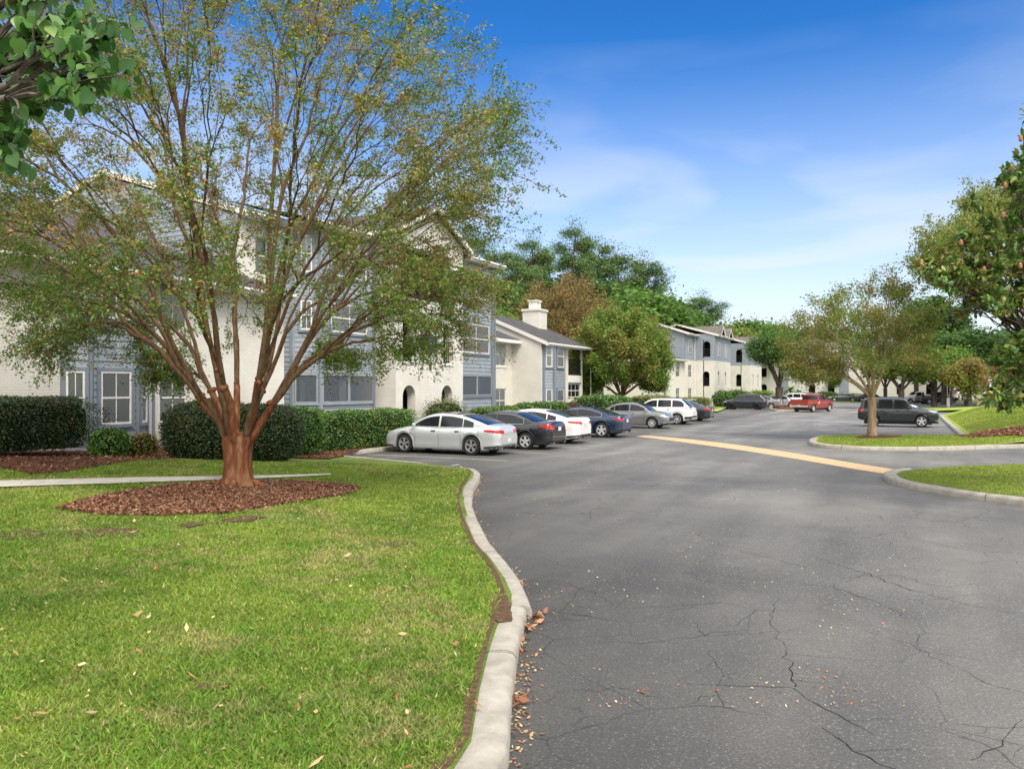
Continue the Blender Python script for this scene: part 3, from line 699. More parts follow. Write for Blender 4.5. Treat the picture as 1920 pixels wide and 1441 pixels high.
pal_m = np.array([(0.22, 0.09, 0.05), (0.13, 0.05, 0.03), (0.30, 0.15, 0.085), (0.38, 0.24, 0.15), (0.18, 0.075, 0.04)])
P = inside_pts(RING, 60000); P = P+rng.normal(0, 1, P.shape)*(.03+.10*(rng.random((len(P), 1)) < .15)); chips('mulch_chips', P, zl_arr(P)+0.02, 0.05, pal_m*.9, M['litter'], 'red-brown bark chips heaped round the large crape myrtle', 'mulch')
P = inside_pts(BED, 60000); P = P[P[:, 1] < 30]; chips('mulch_chips', P, zl_arr(P)+0.03, 0.07, pal_m*0.8, M['litter'], 'dark bark chips in the bed under the hedges', 'mulch')
P = inside_pts(HM, 14000); chips('mulch_chips', P, zh_arr(P)+0.03, 0.09, pal_m*1.25, M['litter'], 'red-brown bark chips on the grass bank at right', 'mulch')
pal_d = np.array([(0.42, 0.22, 0.10), (0.50, 0.34, 0.17), (0.36, 0.13, 0.06), (0.55, 0.42, 0.24)])
P, D = polar(1500, 3.8, 20, -40, 960); k = inpoly(P, LAWN) & (rng.random(len(P)) < 0.5); P = P[k]
chips('fallen_leaves', P, zl_arr(P)+0.03, 0.03, pal_d, M['litter'], 'scattered dry brown leaves lying on the lawn', 'fallen leaves', 0.01, 0.6)
P, D = polar(60, 4.6, 13, 0, 900); k = inpoly(P, LAWN); P = P[k]
chips('fallen_leaves', P, zl_arr(P)+0.04, 0.075, pal_d, M['litter'], 'larger curled tan leaves lying on the near lawn', 'fallen leaves', 0.01, 0.8)
# litter collected along the kerb and specks over the road
E2 = np.array(EDGE[1:17]); t = rng.random(1500)*(len(E2)-1); i = t.astype(int); P = E2[i]+(E2[np.minimum(i+1, len(E2)-1)]-E2[i])*(t-i)[:, None]
P = P + np.c_[np.abs(rng.normal(0, .09, len(P)))+0.03, rng.normal(0, .05, len(P))]
clump = (fbm(P, 1.3, 31) > 0.5) | (rng.random(len(P)) < .18); P = P[clump]
chips('fallen_leaves', P, np.full(len(P), 0.004), 0.035, pal_d*0.85, M['litter'], 'brown leaf litter gathered along the foot of the left kerb', 'fallen leaves', 0.008, 0.5)
P, D = polar(3200, 6, 42, 860, 1700, 1.5); k = ~inpoly(P, LAWN) & ~inpoly(P, ISL2) & ~inpoly(P, HILL) & (fbm(P, .3, 2) > .42); P = P[k]
chips('fallen_leaves', P, np.full(len(P), 0.008), 0.024, pal_d*1.1, M['litter'], 'small pale leaf specks scattered over the asphalt', 'fallen leaves', 0.004, 0.3)
P = np.array([(gp(a, b).x, gp(a, b).y) for a, b in [(1000,1160),(1003,1168),(990,1178),(985,1185),(978,1200),(1008,1155),(968,1312),(965,1325),(975,1222)] for _ in range(9)]) + rng.normal(0, .04, (81, 2))
chips('fallen_leaves', P, np.full(len(P), 0.01), 0.065, np.array([(0.30, 0.12, 0.06), (0.38, 0.21, 0.11), (0.2, 0.09, 0.05)]), M['litter'], 'pile of orange-brown leaves where the left kerb is broken', 'fallen leaves', 0.02, 0.8)

# ------------------------------------------------------------------ building kit
class Face:
    """a wall plane: point(s, z, off) = O + a*s + n*off + z"""
    def __init__(s, x0, y0, x1, y1):
        s.O = Vector((x0, y0, 0)); d = Vector((x1-x0, y1-y0, 0)); s.L = d.length; s.a = d.normalized()
        s.n = Vector((s.a.y, -s.a.x, 0))       # outward = right-hand side of travel
    def p(s, t, z, off=0.0): return s.O + s.a*t + s.n*off + Vector((0, 0, z))
    def box(s, mb, t0, t1, z0, z1, o0, o1, mi=0):
        mb.obox(s.p(t0, z0, o0), s.a*(t1-t0), s.n*(o1-o0), Vector((0, 0, z1-z0)), mi)

def wall(par, F, z0, z1, ops=(), mat='brick', th=0.22, name='wall', t0=0.0, t1=None):
    t1 = F.L if t1 is None else t1
    mb = MB()
    ts = sorted({t0, t1} | {o[0] for o in ops} | {o[1] for o in ops}); zs = sorted({z0, z1} | {o[2] for o in ops} | {o[3] for o in ops})
    ts = [t for t in ts if t0 <= t <= t1]; zs = [z for z in zs if z0 <= z <= z1]
    def q(a, b, c, d): mb.add([F.p(a, c), F.p(b, c), F.p(b, d), F.p(a, d)], [(0, 1, 2, 3)])
    for i in range(len(ts)-1):
        run = None
        for j in range(len(zs)-1):
            tm = (ts[i]+ts[i+1])/2; zm = (zs[j]+zs[j+1])/2
            if any(o[0] < tm < o[1] and o[2] < zm < o[3] for o in ops):
                if run is not None: q(ts[i], ts[i+1], run, zs[j]); run = None
            elif run is None: run = zs[j]
        if run is not None: q(ts[i], ts[i+1], run, zs[-1])
    for o in ops:
        a, b, c, d = o[:4]; dp = -th
        arch = len(o) > 4
        if not arch:
            for P in ([F.p(a,c), F.p(a,d), F.p(a,d,dp), F.p(a,c,dp)], [F.p(b,c), F.p(b,c,dp), F.p(b,d,dp), F.p(b,d)],
                      [F.p(a,c), F.p(a,c,dp), F.p(b,c,dp), F.p(b,c)], [F.p(a,d), F.p(b,d), F.p(b,d,dp), F.p(a,d,dp)]):
                mb.add(P, [(0,1,2,3)])
        else:
            r = (b-a)/2; m = (a+b)/2; N = 14; zc = d-r
            arc = [(m - r*math.cos(math.pi*k/N), zc + r*math.sin(math.pi*k/N)) for k in range(N+1)]
            for k in range(N):
                (ta, za), (tb, zb) = arc[k], arc[k+1]
                mb.add([F.p(ta, za), F.p(tb, zb), F.p(tb, d), F.p(ta, d)], [(0,1,2,3)])
                mb.add([F.p(ta, za), F.p(ta, za, dp), F.p(tb, zb, dp), F.p(tb, zb)], [(0,1,2,3)])
            for P in ([F.p(a,c), F.p(a,zc), F.p(a,zc,dp), F.p(a,c,dp)], [F.p(b,c), F.p(b,c,dp), F.p(b,zc,dp), F.p(b,zc)], [F.p(a,c), F.p(a,c,dp), F.p(b,c,dp), F.p(b,c)]):
                mb.add(P, [(0,1,2,3)])
    return mb.obj(name, M[mat], par)

def siding(par, F, z0, z1, ops=(), mat='blue', row=0.2, name='siding', t0=0.0, t1=None, top=None, off=0.0):
    """overlapping boards; top(t) gives a sloping upper edge"""
    t1 = F.L if t1 is None else t1
    mb = MB(); z = z0
    while z < z1-1e-3:
        zt = min(z+row, z1)
        cuts = [(t0, t1)]
        for o in ops:
            if o[2] < zt-0.02 and o[3] > z+0.02:
                nc = []
                for a, b in cuts:
                    if o[1] <= a or o[0] >= b: nc.append((a, b))
                    else:
                        if o[0] > a: nc.append((a, o[0]))
                        if o[1] < b: nc.append((o[1], b))
                cuts = nc
        for a, b in cuts:
            if top is not None:
                ss = [a+(b-a)*k/40 for k in range(41)]; good = [t for t in ss if top(t) > zt]
                if len(good) < 2: continue
                a, b = good[0], good[-1]
            mb.add([F.p(a, z, off+.028), F.p(b, z, off+.028), F.p(b, zt, off+.004), F.p(a, zt, off+.004), F.p(a, z, off), F.p(b, z, off)], [(0,1,2,3), (4,5,1,0)])
        z = zt
    # backing sheet
    mbk = mb
    return mb.obj(name, M[mat], par)

def window(par, F, t0, t1, z0, z1, off=0.0, trim='trim', style='blind', depth=0.0, fw=0.055, cols=2, sash=True, near=False, case=None):
    """casing and sash (the window mesh) with pane and blind as its children; off = plane of the frame's back"""
    mb = MB()
    o0, o1 = off, off+0.05
    if case:   # coloured casing boards round the opening
        mc = MB(); cw = 0.10
        F.box(mc, t0-cw, t0, z0-cw, z1+cw, o0, o1+.01); F.box(mc, t1, t1+cw, z0-cw, z1+cw, o0, o1+.01)
        F.box(mc, t0, t1, z1, z1+cw, o0, o1+.01); F.box(mc, t0, t1, z0-cw, z0, o0, o1+.02)
    F.box(mb, t0, t0+fw, z0, z1, o0, o1); F.box(mb, t1-fw, t1, z0, z1, o0, o1)
    F.box(mb, t0+fw, t1-fw, z1-fw, z1, o0, o1); F.box(mb, t0+fw, t1-fw, z0, z0+fw, o0, o1)
    zm = (z0+z1)/2
    if sash: F.box(mb, t0+fw, t1-fw, zm-.025, zm+.025, o0, o1+.004)
    for k in range(1, cols):
        tm = t0+(t1-t0)*k/cols; F.box(mb, tm-.012, tm+.012, z0+fw, z1-fw, o0+.012, o1-.008)
    wn_ = mb.obj('window', M[trim], par)
    if case: mc.obj('casing', M[case], wn_)
    g = MB(); g.add([F.p(t0+fw, z0+fw, off+.02), F.p(t1-fw, z0+fw, off+.02), F.p(t1-fw, z1-fw, off+.02), F.p(t0+fw, z1-fw, off+.02)], [(0,1,2,3)])
    g.obj('pane', M['glass'], wn_)
    bk = MB(); bk.add([F.p(t0+.01, z0+.01, off+.001), F.p(t1-.01, z0+.01, off+.001), F.p(t1-.01, z1-.01, off+.001), F.p(t0+.01, z1-.01, off+.001)], [(0,1,2,3)])
    bk.obj('interior', M['dark'], wn_)
    if style == 'blind':
        sl = MB(); z = z0+fw+.01; st = 0.055 if near else 0.075
        while z < z1-fw-.02:
            sl.add([F.p(t0+fw, z, off+.013), F.p(t1-fw, z, off+.013), F.p(t1-fw, z+st*.86, off+.004), F.p(t0+fw, z+st*.86, off+.004)], [(0,1,2,3)]); z += st
        sl.obj('blind', M['blind'], wn_)
    elif style == 'shade':
        sl = MB(); zs = z0+fw+(z1-z0)*random.choice([0.0, 0.0, 0.02])
        sl.add([F.p(t0+fw, zs, off+.008), F.p(t1-fw, zs, off+.008), F.p(t1-fw, z1-fw, off+.008), F.p(t0+fw, z1-fw, off+.008)], [(0,1,2,3)])
        sl.obj('blind', M['shade'], wn_)
    return wn_

def screenwin(par, F, t0, t1, z0, z1, off=0.03, trim='blue'):
    mb = MB(); fw = .06
    F.box(mb, t0, t0+fw, z0, z1, off, off+.05); F.box(mb, t1-fw, t1, z0, z1, off, off+.05)
    F.box(mb, t0+fw, t1-fw, z1-fw, z1, off, off+.05); F.box(mb, t0+fw, t1-fw, z0, z0+fw, off, off+.05)
    s = mb.obj('screen', M[trim], par)
    g = MB(); g.add([F.p(t0+fw, z0+fw, off+.02), F.p(t1-fw, z0+fw, off+.02), F.p(t1-fw, z1-fw, off+.02), F.p(t0+fw, z1-fw, off+.02)], [(0,1,2,3)])
    g.obj('mesh_panel', M['screen'], s)
    i = MB(); F.box(i, t0+fw, t1-fw, z0+fw, z1-fw, off-.9, off-.85); 
    F.box(i, t0+fw+(t1-t0)*.18, t0+fw+(t1-t0)*.45, z0+fw, z1-.25, off-.84, off-.80, 1)
    i.obj('interior', [M['dim'], M['blind']], s)

def rail(par, F, t0, t1, z0, z1, off=0.02, n=8):
    mb = MB()
    F.box(mb, t0, t1, z1-.05, z1, off-.02, off+.03); F.box(mb, t0, t1, z0+.02, z0+.1, off-.02, off+.03)
    for k in range(n):
        t = t0+(t1-t0)*(k+.5)/n; F.box(mb, t-.017, t+.017, z0+.1, z1-.05, off-.01, off+.02)
    return mb.obj('railing', M['iron'], par)

def poly_solid(mb, pts, th, mi=0, mis=None):      # thick sheet below the given polygon
    n = len(pts); lo = [Vector(p)-Vector((0, 0, th)) for p in pts]
    mb.add([Vector(p) for p in pts] + lo, [tuple(range(n))], mi)
    o = len(mb.v)-2*n
    mb.f.append(tuple(o+n+k for k in range(n))[::-1]); mb.m.append(mi if mis is None else mis)
    for k in range(n):
        mb.f.append((o+k, o+(k+1) % n, o+n+(k+1) % n, o+n+k)[::-1]); mb.m.append(mi if mis is None else mis)

def roofgable_y(par, xe, xr, y0, y1, ze, zr, mat='shingle', xb=None, over=0.45, hip1=False, gut=True):
    """ridge along Y; xe = front eave x, xr = ridge x (xr < xe)"""
    sl = (zr-ze)/(xe-xr); xo = xe+over; zo = ze-over*sl; xb = xb or (2*xr-xe); xbo = xb-over
    mb = MB(); yr1 = y1-(xe-xr)*0.9 if hip1 else y1
    T = .03
    poly_solid(mb, [(xo, y0, zo+.12), (xo, y1, zo+.12), (xr, yr1, zr+.12), (xr, y0, zr+.12)], T)
    poly_solid(mb, [(xbo, y1, zo+.12), (xbo, y0, zo+.12), (xr, y0, zr+.12), (xr, yr1, zr+.12)], T)
    if hip1: poly_solid(mb, [(xo, y1, zo+.12), (xbo, y1, zo+.12), (xr, yr1, zr+.12)], T)
    r = mb.obj('roof', M[mat], par)
    e = MB()
    e.box(xo-.02, xo+.015, y0-.01, y1+.01, zo-.09, zo+.10)                 # fascia
    e.add([(xo, y0, zo-.085), (xo, y1, zo-.085), (xe-.02, y1, zo-.085), (xe-.02, y0, zo-.085)], [(0,1,2,3)])
    if gut:
        e.tube([(xo+.07, y0, zo+.035), (xo+.07, y1, zo+.035)], .065, 8)
    # rake boards at y0
    for (xa, za, xb_, zb) in ((xo, zo, xr, zr), (xbo, zo, xr, zr)):
        e.add([(xa, y0-.03, za-.10), (xb_, y0-.03, zb-.10), (xb_, y0-.03, zb+.14), (xa, y0-.03, za+.14),
               (xa, y0+.03, za-.10), (xb_, y0+.03, zb-.10), (xb_, y0+.03, zb+.14), (xa, y0+.03, za+.14)],
              [(0,1,2,3), (7,6,5,4), (0,4,5,1), (3,2,6,7)])
    e.obj('eave', M['trim'], par)
    return r
def pipe(par, x, y, z0, z1, r=.04, mat='trim'):
    mb = MB(); mb.tube([(x, y, z0), (x, y, z1-.25), (x+.12, y, z1)], r, 8); return mb.obj('downspout', M[mat], par, smooth=True)

# ------------------------------------------------------------------ building A: three-storey block with two-storey wing, porches and stair tower
A = tag(empty('apartment_building', (-21, 25, 0)), 'large white brick and blue-sided three-storey apartment block behind the big crape myrtle', 'building', 'apartment buildings')
A.location = (0, 0, 0)
B0 = 0.15
VW = 21.0
# -- two-storey wing, left of the blue bay
def y_(px, v=VW): return U(px, v)
BP = [(-21.0, 14.38), (-20.52, 14.90), (-20.52, 16.40), (-21.0, 17.12)]
FL = Face(-VW, 2.0, -VW, 14.38)
z1b, z1t = 1.34, 2.86
wall(A, FL, B0, 5.95)
# blue section with bay: flat blue strip then projecting bay
yb3 = 17.12
F_l = Face(*BP[0], *BP[1]); F_m = Face(*BP[1], *BP[2]); F_r = Face(*BP[2], *BP[3])
for F, (ra_, rb_), st_ in ((F_l, (.14, .80), 'blind'), (F_m, (.17, .83), 'blind'), (F_r, (.2, .8), 'shade')):
    siding(A, F, B0, 5.95)
    a_, b_ = F.L*ra_, F.L*rb_
    window(A, F, a_, b_, 1.34, 2.86, .03, style=st_, case='bluetrim', near=True, cols=2 if F is F_m else (2 if F is F_l else 1))
    window(A, F, a_, b_, 4.38, 5.72, .03, style='blind' if F is F_m else 'shade', case='bluetrim', cols=2 if F is not F_r else 1)
for x, y in BP:
    mb = MB(); mb.tube([(x, y, B0), (x, y, 5.95)], .075, 6); mb.obj('corner_board', M['bluetrim'], A)
pipe(A, -20.86, yb3+.14, .5, 5.8, .045, 'bluetrim')
# -- white wall right of the bay up to the porch
yc = 23.3
FW2 = Face(-VW-.1, yb3+.1, -VW-.1, yc)
o1 = [abs(U(q, VW+.1)-FW2.O.y) for q in (300, 352)]
wall(A, FW2, B0, 5.95, [(o1[0], o1[1], 1.28, 2.86), (o1[0], o1[1], 4.3, 5.8)], th=.14)
window(A, FW2, o1[0], o1[1], 1.28, 2.86, -.12, style='blind', near=True)
window(A, FW2, o1[0], o1[1], 4.3, 5.8, -.12, style='blind')
# wing roof
roofgable_y(A, -VW+.1, -26.6, 1.5, yc-.1, 5.95, 8.55, hip1=True)
# -- three-storey block: gable wall facing the camera side (normal -Y), front at x=-23.5
XF, XB = -23.5, -39.1
FG = Face(XB, yc, XF, yc)
wall(A, FG, B0, 6.2, [])
XM = (XF+XB)/2; ZR_ = 11.75
siding(A, FG, 6.2, 11.7, top=lambda t: 9.15+(ZR_-.15-9.15)*(1-abs(t-FG.L/2)/(FG.L/2))+.05, mat='blue')
mbk = MB(); mbk.add([FG.p(0, 6.2, -.03), FG.p(FG.L, 6.2, -.03), FG.p(FG.L, 9.15, -.03), FG.p(FG.L/2, ZR_-.2, -.03), FG.p(0, 9.15, -.03)], [(0,1,2,3,4)]); mbk.obj('gable_backing', M['blue'], A)
mbt = MB(); FG.box(mbt, FG.L-.12, FG.L+.03, 5.9, 9.15, 0.03, .08); mbt.obj('corner_board', M['bluetrim'], A)
yd = y_(530, 22.6)
FF = Face(XF, yc, XF, yd)
wo3 = (1.0, 2.3, 7.0, 8.5); wo2 = (1.0, 2.3, 4.3, 5.75); wo1 = (1.0, 2.3, 1.3, 2.85)
wall(A, FF, B0, 9.3, [wo1, wo2, wo3], th=.14)
for o in (wo1, wo2, wo3): window(A, FF, *o, off=-.12, style='blind')
# porch stack: angled left facet, front facet
ye = y_(600, 21.6); yf = y_(700, 21.6)
FP0 = Face(XF, yd, -22.4, yd+.35); FP1 = Face(-22.4, yd+.35, -21.6, ye); FP2 = Face(-21.6, ye, -21.6, yf)
for F in (FP0, FP1, FP2):
    for lvl in range(3):
        zb = .7+3.0*lvl; s0, s1 = zb+1.05, zb+2.25
        if lvl == 2: s0, s1 = zb+.4, zb+1.9
        if F is FP0: siding(A, F, B0 if lvl == 0 else zb-.45, zb+2.55); continue
        siding(A, F, B0 if lvl == 0 else zb-.45, s0); siding(A, F, s1, zb+2.55)
        if lvl == 0:
            n = 2 if F is FP2 else 1
            for k in range(n):
                screenwin(A, F, .08+(F.L-.16)*k/n+.01, .08+(F.L-.16)*(k+1)/n-.01, s0, s1)
            mbt = MB(); F.box(mbt, 0, F.L, s0-.08, s0-.002, .03, .09); F.box(mbt, 0, F.L, s1+.002, s1+.09, .03, .08); mbt.obj('ledge', M['blue'], A)
        else:
            wm = F.L*.36 if F is FP2 else F.L*.3
            siding(A, F, s0, s1, [(F.L/2-wm, F.L/2+wm, s0-1, s1+1)])
            if lvl == 1 and F is FP2: window(A, F, F.L/2-wm+.1, F.L/2+wm-.05, s0-.02, s1, .03, style='blind', case='bluetrim')
            else: window(A, F, F.L/2-wm+.1, F.L/2+wm-.1, s0, s1, .03, style='shade', case='bluetrim')
for x, y in ((-21.6, ye), (-22.4, yd+.35)):
    mb = MB(); mb.box(x-.08, x+.085, y-.08, y+.08, B0, 9.1); mb.obj('corner_board', M['blue'], A)
pipe(A, -21.45, yf-.1, .5, 9.0, .045, 'bluetrim')
# main roof of the block
yg = 40.0
roofgable_y(A, XF+.1, XM, yc, yg, 9.3, ZR_)
pr = MB(); poly_solid(pr, [(-21.1, yd-.2, 9.12), (-21.1, yf+.1, 9.12), (-25.4, yf+.1, 10.2), (-25.4, yd-.2, 10.2)], .04); pr.obj('roof', M['shingle'], A)
e = MB(); e.box(-21.14, -21.08, yd-.2, yf+.05, 8.92, 9.10); e.tube([(-21.02, yd-.2, 9.05), (-21.02, yf+.05, 9.05)], .06, 8); e.add([(-21.1, yd-.2, 8.94), (-21.1, yf, 8.94), (-23.4, yf, 8.94), (-23.4, yd-.2, 8.94)], [(0,1,2,3)]); e.obj('eave', M['trim'], A)
# stair tower
XT = -20.7; yt0 = y_(742, 20.7); yt1 = y_(868, 20.7)
FR = Face(-23.5, yt0, XT, yt0)
wall(A, FR, B0, 9.6)
FT = Face(XT, yt0, XT, yt1); LT = FT.L
def tt(px): return U(px, 20.7)-yt0
tops = [(tt(755), tt(779), 3.62, 5.45), (tt(831), tt(849), 3.62, 5.45)]
arcs = [(tt(755), tt(779), .32, 2.5, 1), (tt(828), tt(848), .32, 2.5, 1)]
big = [(tt(751), tt(849), 6.55, 8.95)]
wall(A, FT, B0, 9.6, tops+arcs+big, th=.45)
mb = MB(); mb.add([FT.p(0, 9.6), FT.p(LT, 9.6), FT.p(LT/2, 10.95)], [(0,1,2)]); mb.add([FT.p(-.1, 9.6, -3), FT.p(LT, 9.6, -3), FT.p(LT/2, 10.95, -3)], [(0,1,2)]); mb.obj('gable', M['brick'], A)
for o in tops:
    rail(A, FT, o[0], o[1], o[2], o[2]+1.05, -.2, 5)
    mb = MB(); FT.box(mb, o[0]-.06, o[1]+.06, o[2]-.13, o[2]-.003, .003, .05); mb.obj('sill', M['trim'], A)
rail(A, FT, big[0][0], big[0][1], big[0][2], big[0][2]+1.05, -.2, 26)
# stair interior
mb = MB(); mb.box(-24.6, -24.5, yt0+.2, yt1-.1, B0, 9.5); mb.box(-24.4, XT-.5, yt0+.2, yt1-.2, 3.35, 3.6); mb.box(-24.4, XT-.5, yt0+.2, yt1-.2, 6.3, 6.54); mb.box(-24.4, XT-.5, yt0+.2, yt1-.2, 9.2, 9.3)
mb.box(-24.4, XT-.5, yt1-.5, yt1-.3, B0, 9.2); mb.obj('stair_hall', M['dim'], A)
mb = MB(); mb.box(-22.2, -22.1, yt0+.6, yt0+2.6, .3, 2.45); mb.obj('door', M['dark'], A)
# tower gable roof, ridge along X
rb = MB(); c = (yt0+yt1)/2; hw = (yt1-yt0)/2+.35; zz = 9.6-.13; zr_ = 11.15
for sgn in (-1, 1):
    pts = [(XT+.4, c+sgn*hw, zz), (XT+.4, c, zr_), (-29, c, zr_), (-29, c+sgn*hw, zz)]
    poly_solid(rb, pts if sgn > 0 else pts[::-1], .05)
rb.obj('roof', M['shingle'], A)
e = MB()
for sgn in (-1, 1):
    e.add([(XT+.42, c+sgn*hw, zz-.18), (XT+.42, c, zr_-.18), (XT+.42, c, zr_+.03), (XT+.42, c+sgn*hw, zz+.03), (XT+.3, c+sgn*hw, zz-.18), (XT+.3, c, zr_-.18), (XT+.3, c, zr_-.01), (XT+.3, c+sgn*hw, zz-.01)], [(0,1,2,3), (4,5,6,7), (0,4,5,1)])
    e.box(XT-3, XT+.4, c+sgn*hw-.03+.03*sgn, c+sgn*hw+.03+.03*sgn, zz-.16, zz+.0)
e.obj('eave', M['trim'], A)
lv = MB(); 
for k in range(4): FT.box(lv, LT/2+.9, LT/2+1.35, 9.72+.09*k, 9.77+.09*k, .002, .03)
lv.obj('louvre', M['cream'], A)
# right blue stack
yh = y_(923, 20.95); FS = Face(-20.95, yt1, -20.95, yh)
siding(A, FS, B0, 1.93); siding(A, FS, 3.07, 9.25, [])
mb = MB(); FS.box(mb, 0, FS.L, 1.93, 3.07, -.3, -.25); mb.obj('interior', M['dim'], A)
screenwin(A, FS, .05, FS.L/2-.01, 1.95, 3.05); screenwin(A, FS, FS.L/2+.01, FS.L-.2, 1.95, 3.05)
mb = MB(); FS.box(mb, 0, FS.L, 1.84, 1.928, .03, .08); FS.box(mb, FS.L-.17, FS.L+.02, B0, 9.25, .03, .1); mb.obj('corner_board', M['bluetrim'], A)
window(A, FS, .28, FS.L-.5, 4.25, 5.8, .03, style='blind', case='bluetrim'); window(A, FS, .28, FS.L-.5, 7.2, 8.75, .03, style='blind', case='bluetrim')
FSr = Face(-20.95, yh, -23.0, yh); siding(A, FSr, B0, 9.25)
pipe(A, -20.8, yh+.05, .4, 9.15, .05, 'bluetrim')
rb = MB(); poly_solid(rb, [(-20.45, yt1+.1, 9.28), (-20.45, yh+.5, 9.28), (-26, yh+.5, 10.6), (-26, yt1+.1, 10.6)], .05); rb.obj('roof', M['shingle'], A)
e = MB(); e.box(-20.48, -20.42, yt1+.4, yh+.5, 9.06, 9.26); e.tube([(-20.36, yt1+.4, 9.2), (-20.36, yh+.5, 9.2)], .07, 8)
e.add([(-20.45, yt1, 9.08), (-20.45, yh+.5, 9.08), (-23, yh+.5, 9.08), (-23, yt1, 9.08)], [(0,1,2,3)]); e.box(-24, -20.45, yh+.47, yh+.53, 9.06, 9.3); e.obj('eave', M['trim'], A)
# flood lamp on the left wall
mb = MB(); mb.box(-20.95, -20.8, y_(78)-.05, y_(78)+.08, 4.5, 4.6); mb.tube([(-20.85, y_(78), 4.52), (-20.7, y_(80), 4.45)], [.05, .09], 8); mb.obj('flood_lamp', M['trim'], A)
mb = MB(); mb.tube([(-22.0, yt0-.03, 3.9), (-22.0, yt0-.2, 3.86)], [.05, .09], 8); mb.obj('flood_lamp', M['trim'], A)

# block name board on the tower
sg = MB(); FT.box(sg, tt(789), tt(818.5), 4.05+.1, 4.9+.02, .004, .05)
s = sg.obj('building_sign', M['signblue']); tag(s, 'navy board with white emblem and marks on the white stair tower between two openings', 'sign')
mk = MB(); cx_ = (tt(789)+tt(818.5))/2+.3
mk.add([FT.p(cx_, 4.86, .056), FT.p(cx_+.09, 4.76, .056), FT.p(cx_, 4.66, .056), FT.p(cx_-.09, 4.76, .056)], [(0,3,2,1)])
for a, b, c_, d in ((-.20, -.12, 4.4, 4.62), (-.05, .12, 4.57, 4.62), (.05, .12, 4.4, 4.57), (-.05, .12, 4.4, 4.43), (-.5, .38, 4.25, 4.29)): FT.box(mk, cx_+a, cx_+b, c_, d, .051, .056)
mk.obj('emblem', M['signwhite'], s)

# ------------------------------------------------------------------ building B: two-storey wing further on
B = tag(empty('apartment_building'), 'two-storey white brick building with chimney, blue bay and open corner balcony', 'building', 'apartment buildings')
FB0 = Face(-23.0, 39.9, -23.0, 46.6)
ob = [abs(U(q, 23.0)-39.9) for q in (928, 949)]
wall(B, FB0, B0, 5.4, [(ob[0], ob[1], 3.75, 5.2), (ob[0], ob[1], .8, 2.33)], th=.12)
for z0_, z1_ in ((3.75, 5.2), (.8, 2.33)):
    window(B, FB0, ob[0], ob[1], z0_, z1_, -.1, style='shade')
    mb = MB(); FB0.box(mb, ob[0]-.05, ob[1]+.05, z0_-.1, z0_-.003, .003, .05); mb.obj('sill', M['trim'], B)
rb = MB(); poly_solid(rb, [(-22.3, 39.9, 5.42), (-22.3, 46.55, 5.42), (-25, 46.55, 6.5), (-25, 39.9, 6.5)], .05); rb.obj('roof', M['shingle'], B)
e = MB(); e.box(-22.32, -22.26, 39.9, 46.55, 5.2, 5.4); e.add([(-22.3, 39.9, 5.22), (-22.3, 46.55, 5.22), (-23, 46.55, 5.22), (-23, 39.9, 5.22)], [(0,1,2,3)]); e.obj('eave', M['trim'], B)
FB1 = Face(-29.5, 46.6, -20.9, 46.6)
XBm = -25.5
wall(B, FB1, B0, 5.3)
mb = MB(); mb.add([FB1.p(0, 5.3), FB1.p(FB1.L, 5.3), Vector((XBm, 46.6, 7.3))], [(0,1,2)]); mb.obj('gable', M['brick'], B)
ybA = y_(1018, 20.9); ybB = y_(1056, 20.9); ybC = y_(1065.5, 20.9); ybD = y_(1091, 20.9)
wall(B, Face(-20.9, 46.6, -20.9, ybA), B0, 5.3)
ym = y_(1037, 20.5)
F1 = Face(-20.9, ybA, -20.45, ym); F2 = Face(-20.45, ym, -20.9, ybB)
F2 = Face(-20.45, ym, -20.75, ybB)
for F in (F1, F2):
    siding(B, F, B0, 5.3)
    for z0_, z1_ in ((3.72, 5.18), (.7, 2.3)):
        window(B, F, F.L*.22, F.L*.8, z0_, z1_, .03, style='shade', case='bluetrim', cols=1)
mb = MB(); mb.box(-20.53, -20.38, ym-.09, ym+.09, B0, 5.3); mb.box(-20.95, -20.78, ybA-.1, ybA+.06, B0, 5.3); mb.obj('corner_board', M['bluetrim'], B)
wall(B, Face(-20.9, ybB, -20.9, ybC), B0, 5.3)
# corner balcony: piers and beams, open
mb = MB(); mb.box(-21.0, -20.85, ybD-.14, ybD, B0, 5.3); mb.box(-24.0, -20.86, ybC, ybD, 2.75, 3.22)
mb.box(-21.1, -20.9, ybC, ybD-.15, .2, 1.6); mb.box(-21.1, -20.9, ybC, ybD-.15, 2.7, 3.25); mb.box(-24, -23.8, ybC, ybD, B0, 5.3); mb.obj('balcony', M['trim'], B)
FBr = Face(-20.9, ybC, -20.9, ybD-.14); rail(B, FBr, 0, FBr.L, 3.25, 4.35, 0, 14)
window(B, FBr, .05, FBr.L-.05, 1.7, 2.65, -.15, style='none', cols=3)
roofgable_y(B, -20.9, XBm, 46.5, 54.5, 5.35, 7.3, over=.5)
pipe(B, -20.45, ybD+.6, .3, 5.2, .04)
mb = MB(); mb.box(-24.9, -23.6, 52.2, 53.6, 5.5, 7.9); mb.box(-24.98, -23.52, 52.12, 53.68, 7.9, 8.05); mb.box(-24.55, -23.95, 52.5, 53.3, 8.05, 8.6); mb.box(-24.61, -23.89, 52.44, 53.36, 8.6, 8.7)
mb.obj('chimney', M['brick'], B)
mb = MB(); mb.box(-29.5, -29.3, 46.6, 54, B0, 5.4); mb.add([(-24, 54, B0), (-29.5, 54, B0), (-29.5, 54, 5.4), (-24, 54, 5.4)], [(0,1,2,3)]); mb.obj('wall', M['brick'], B)

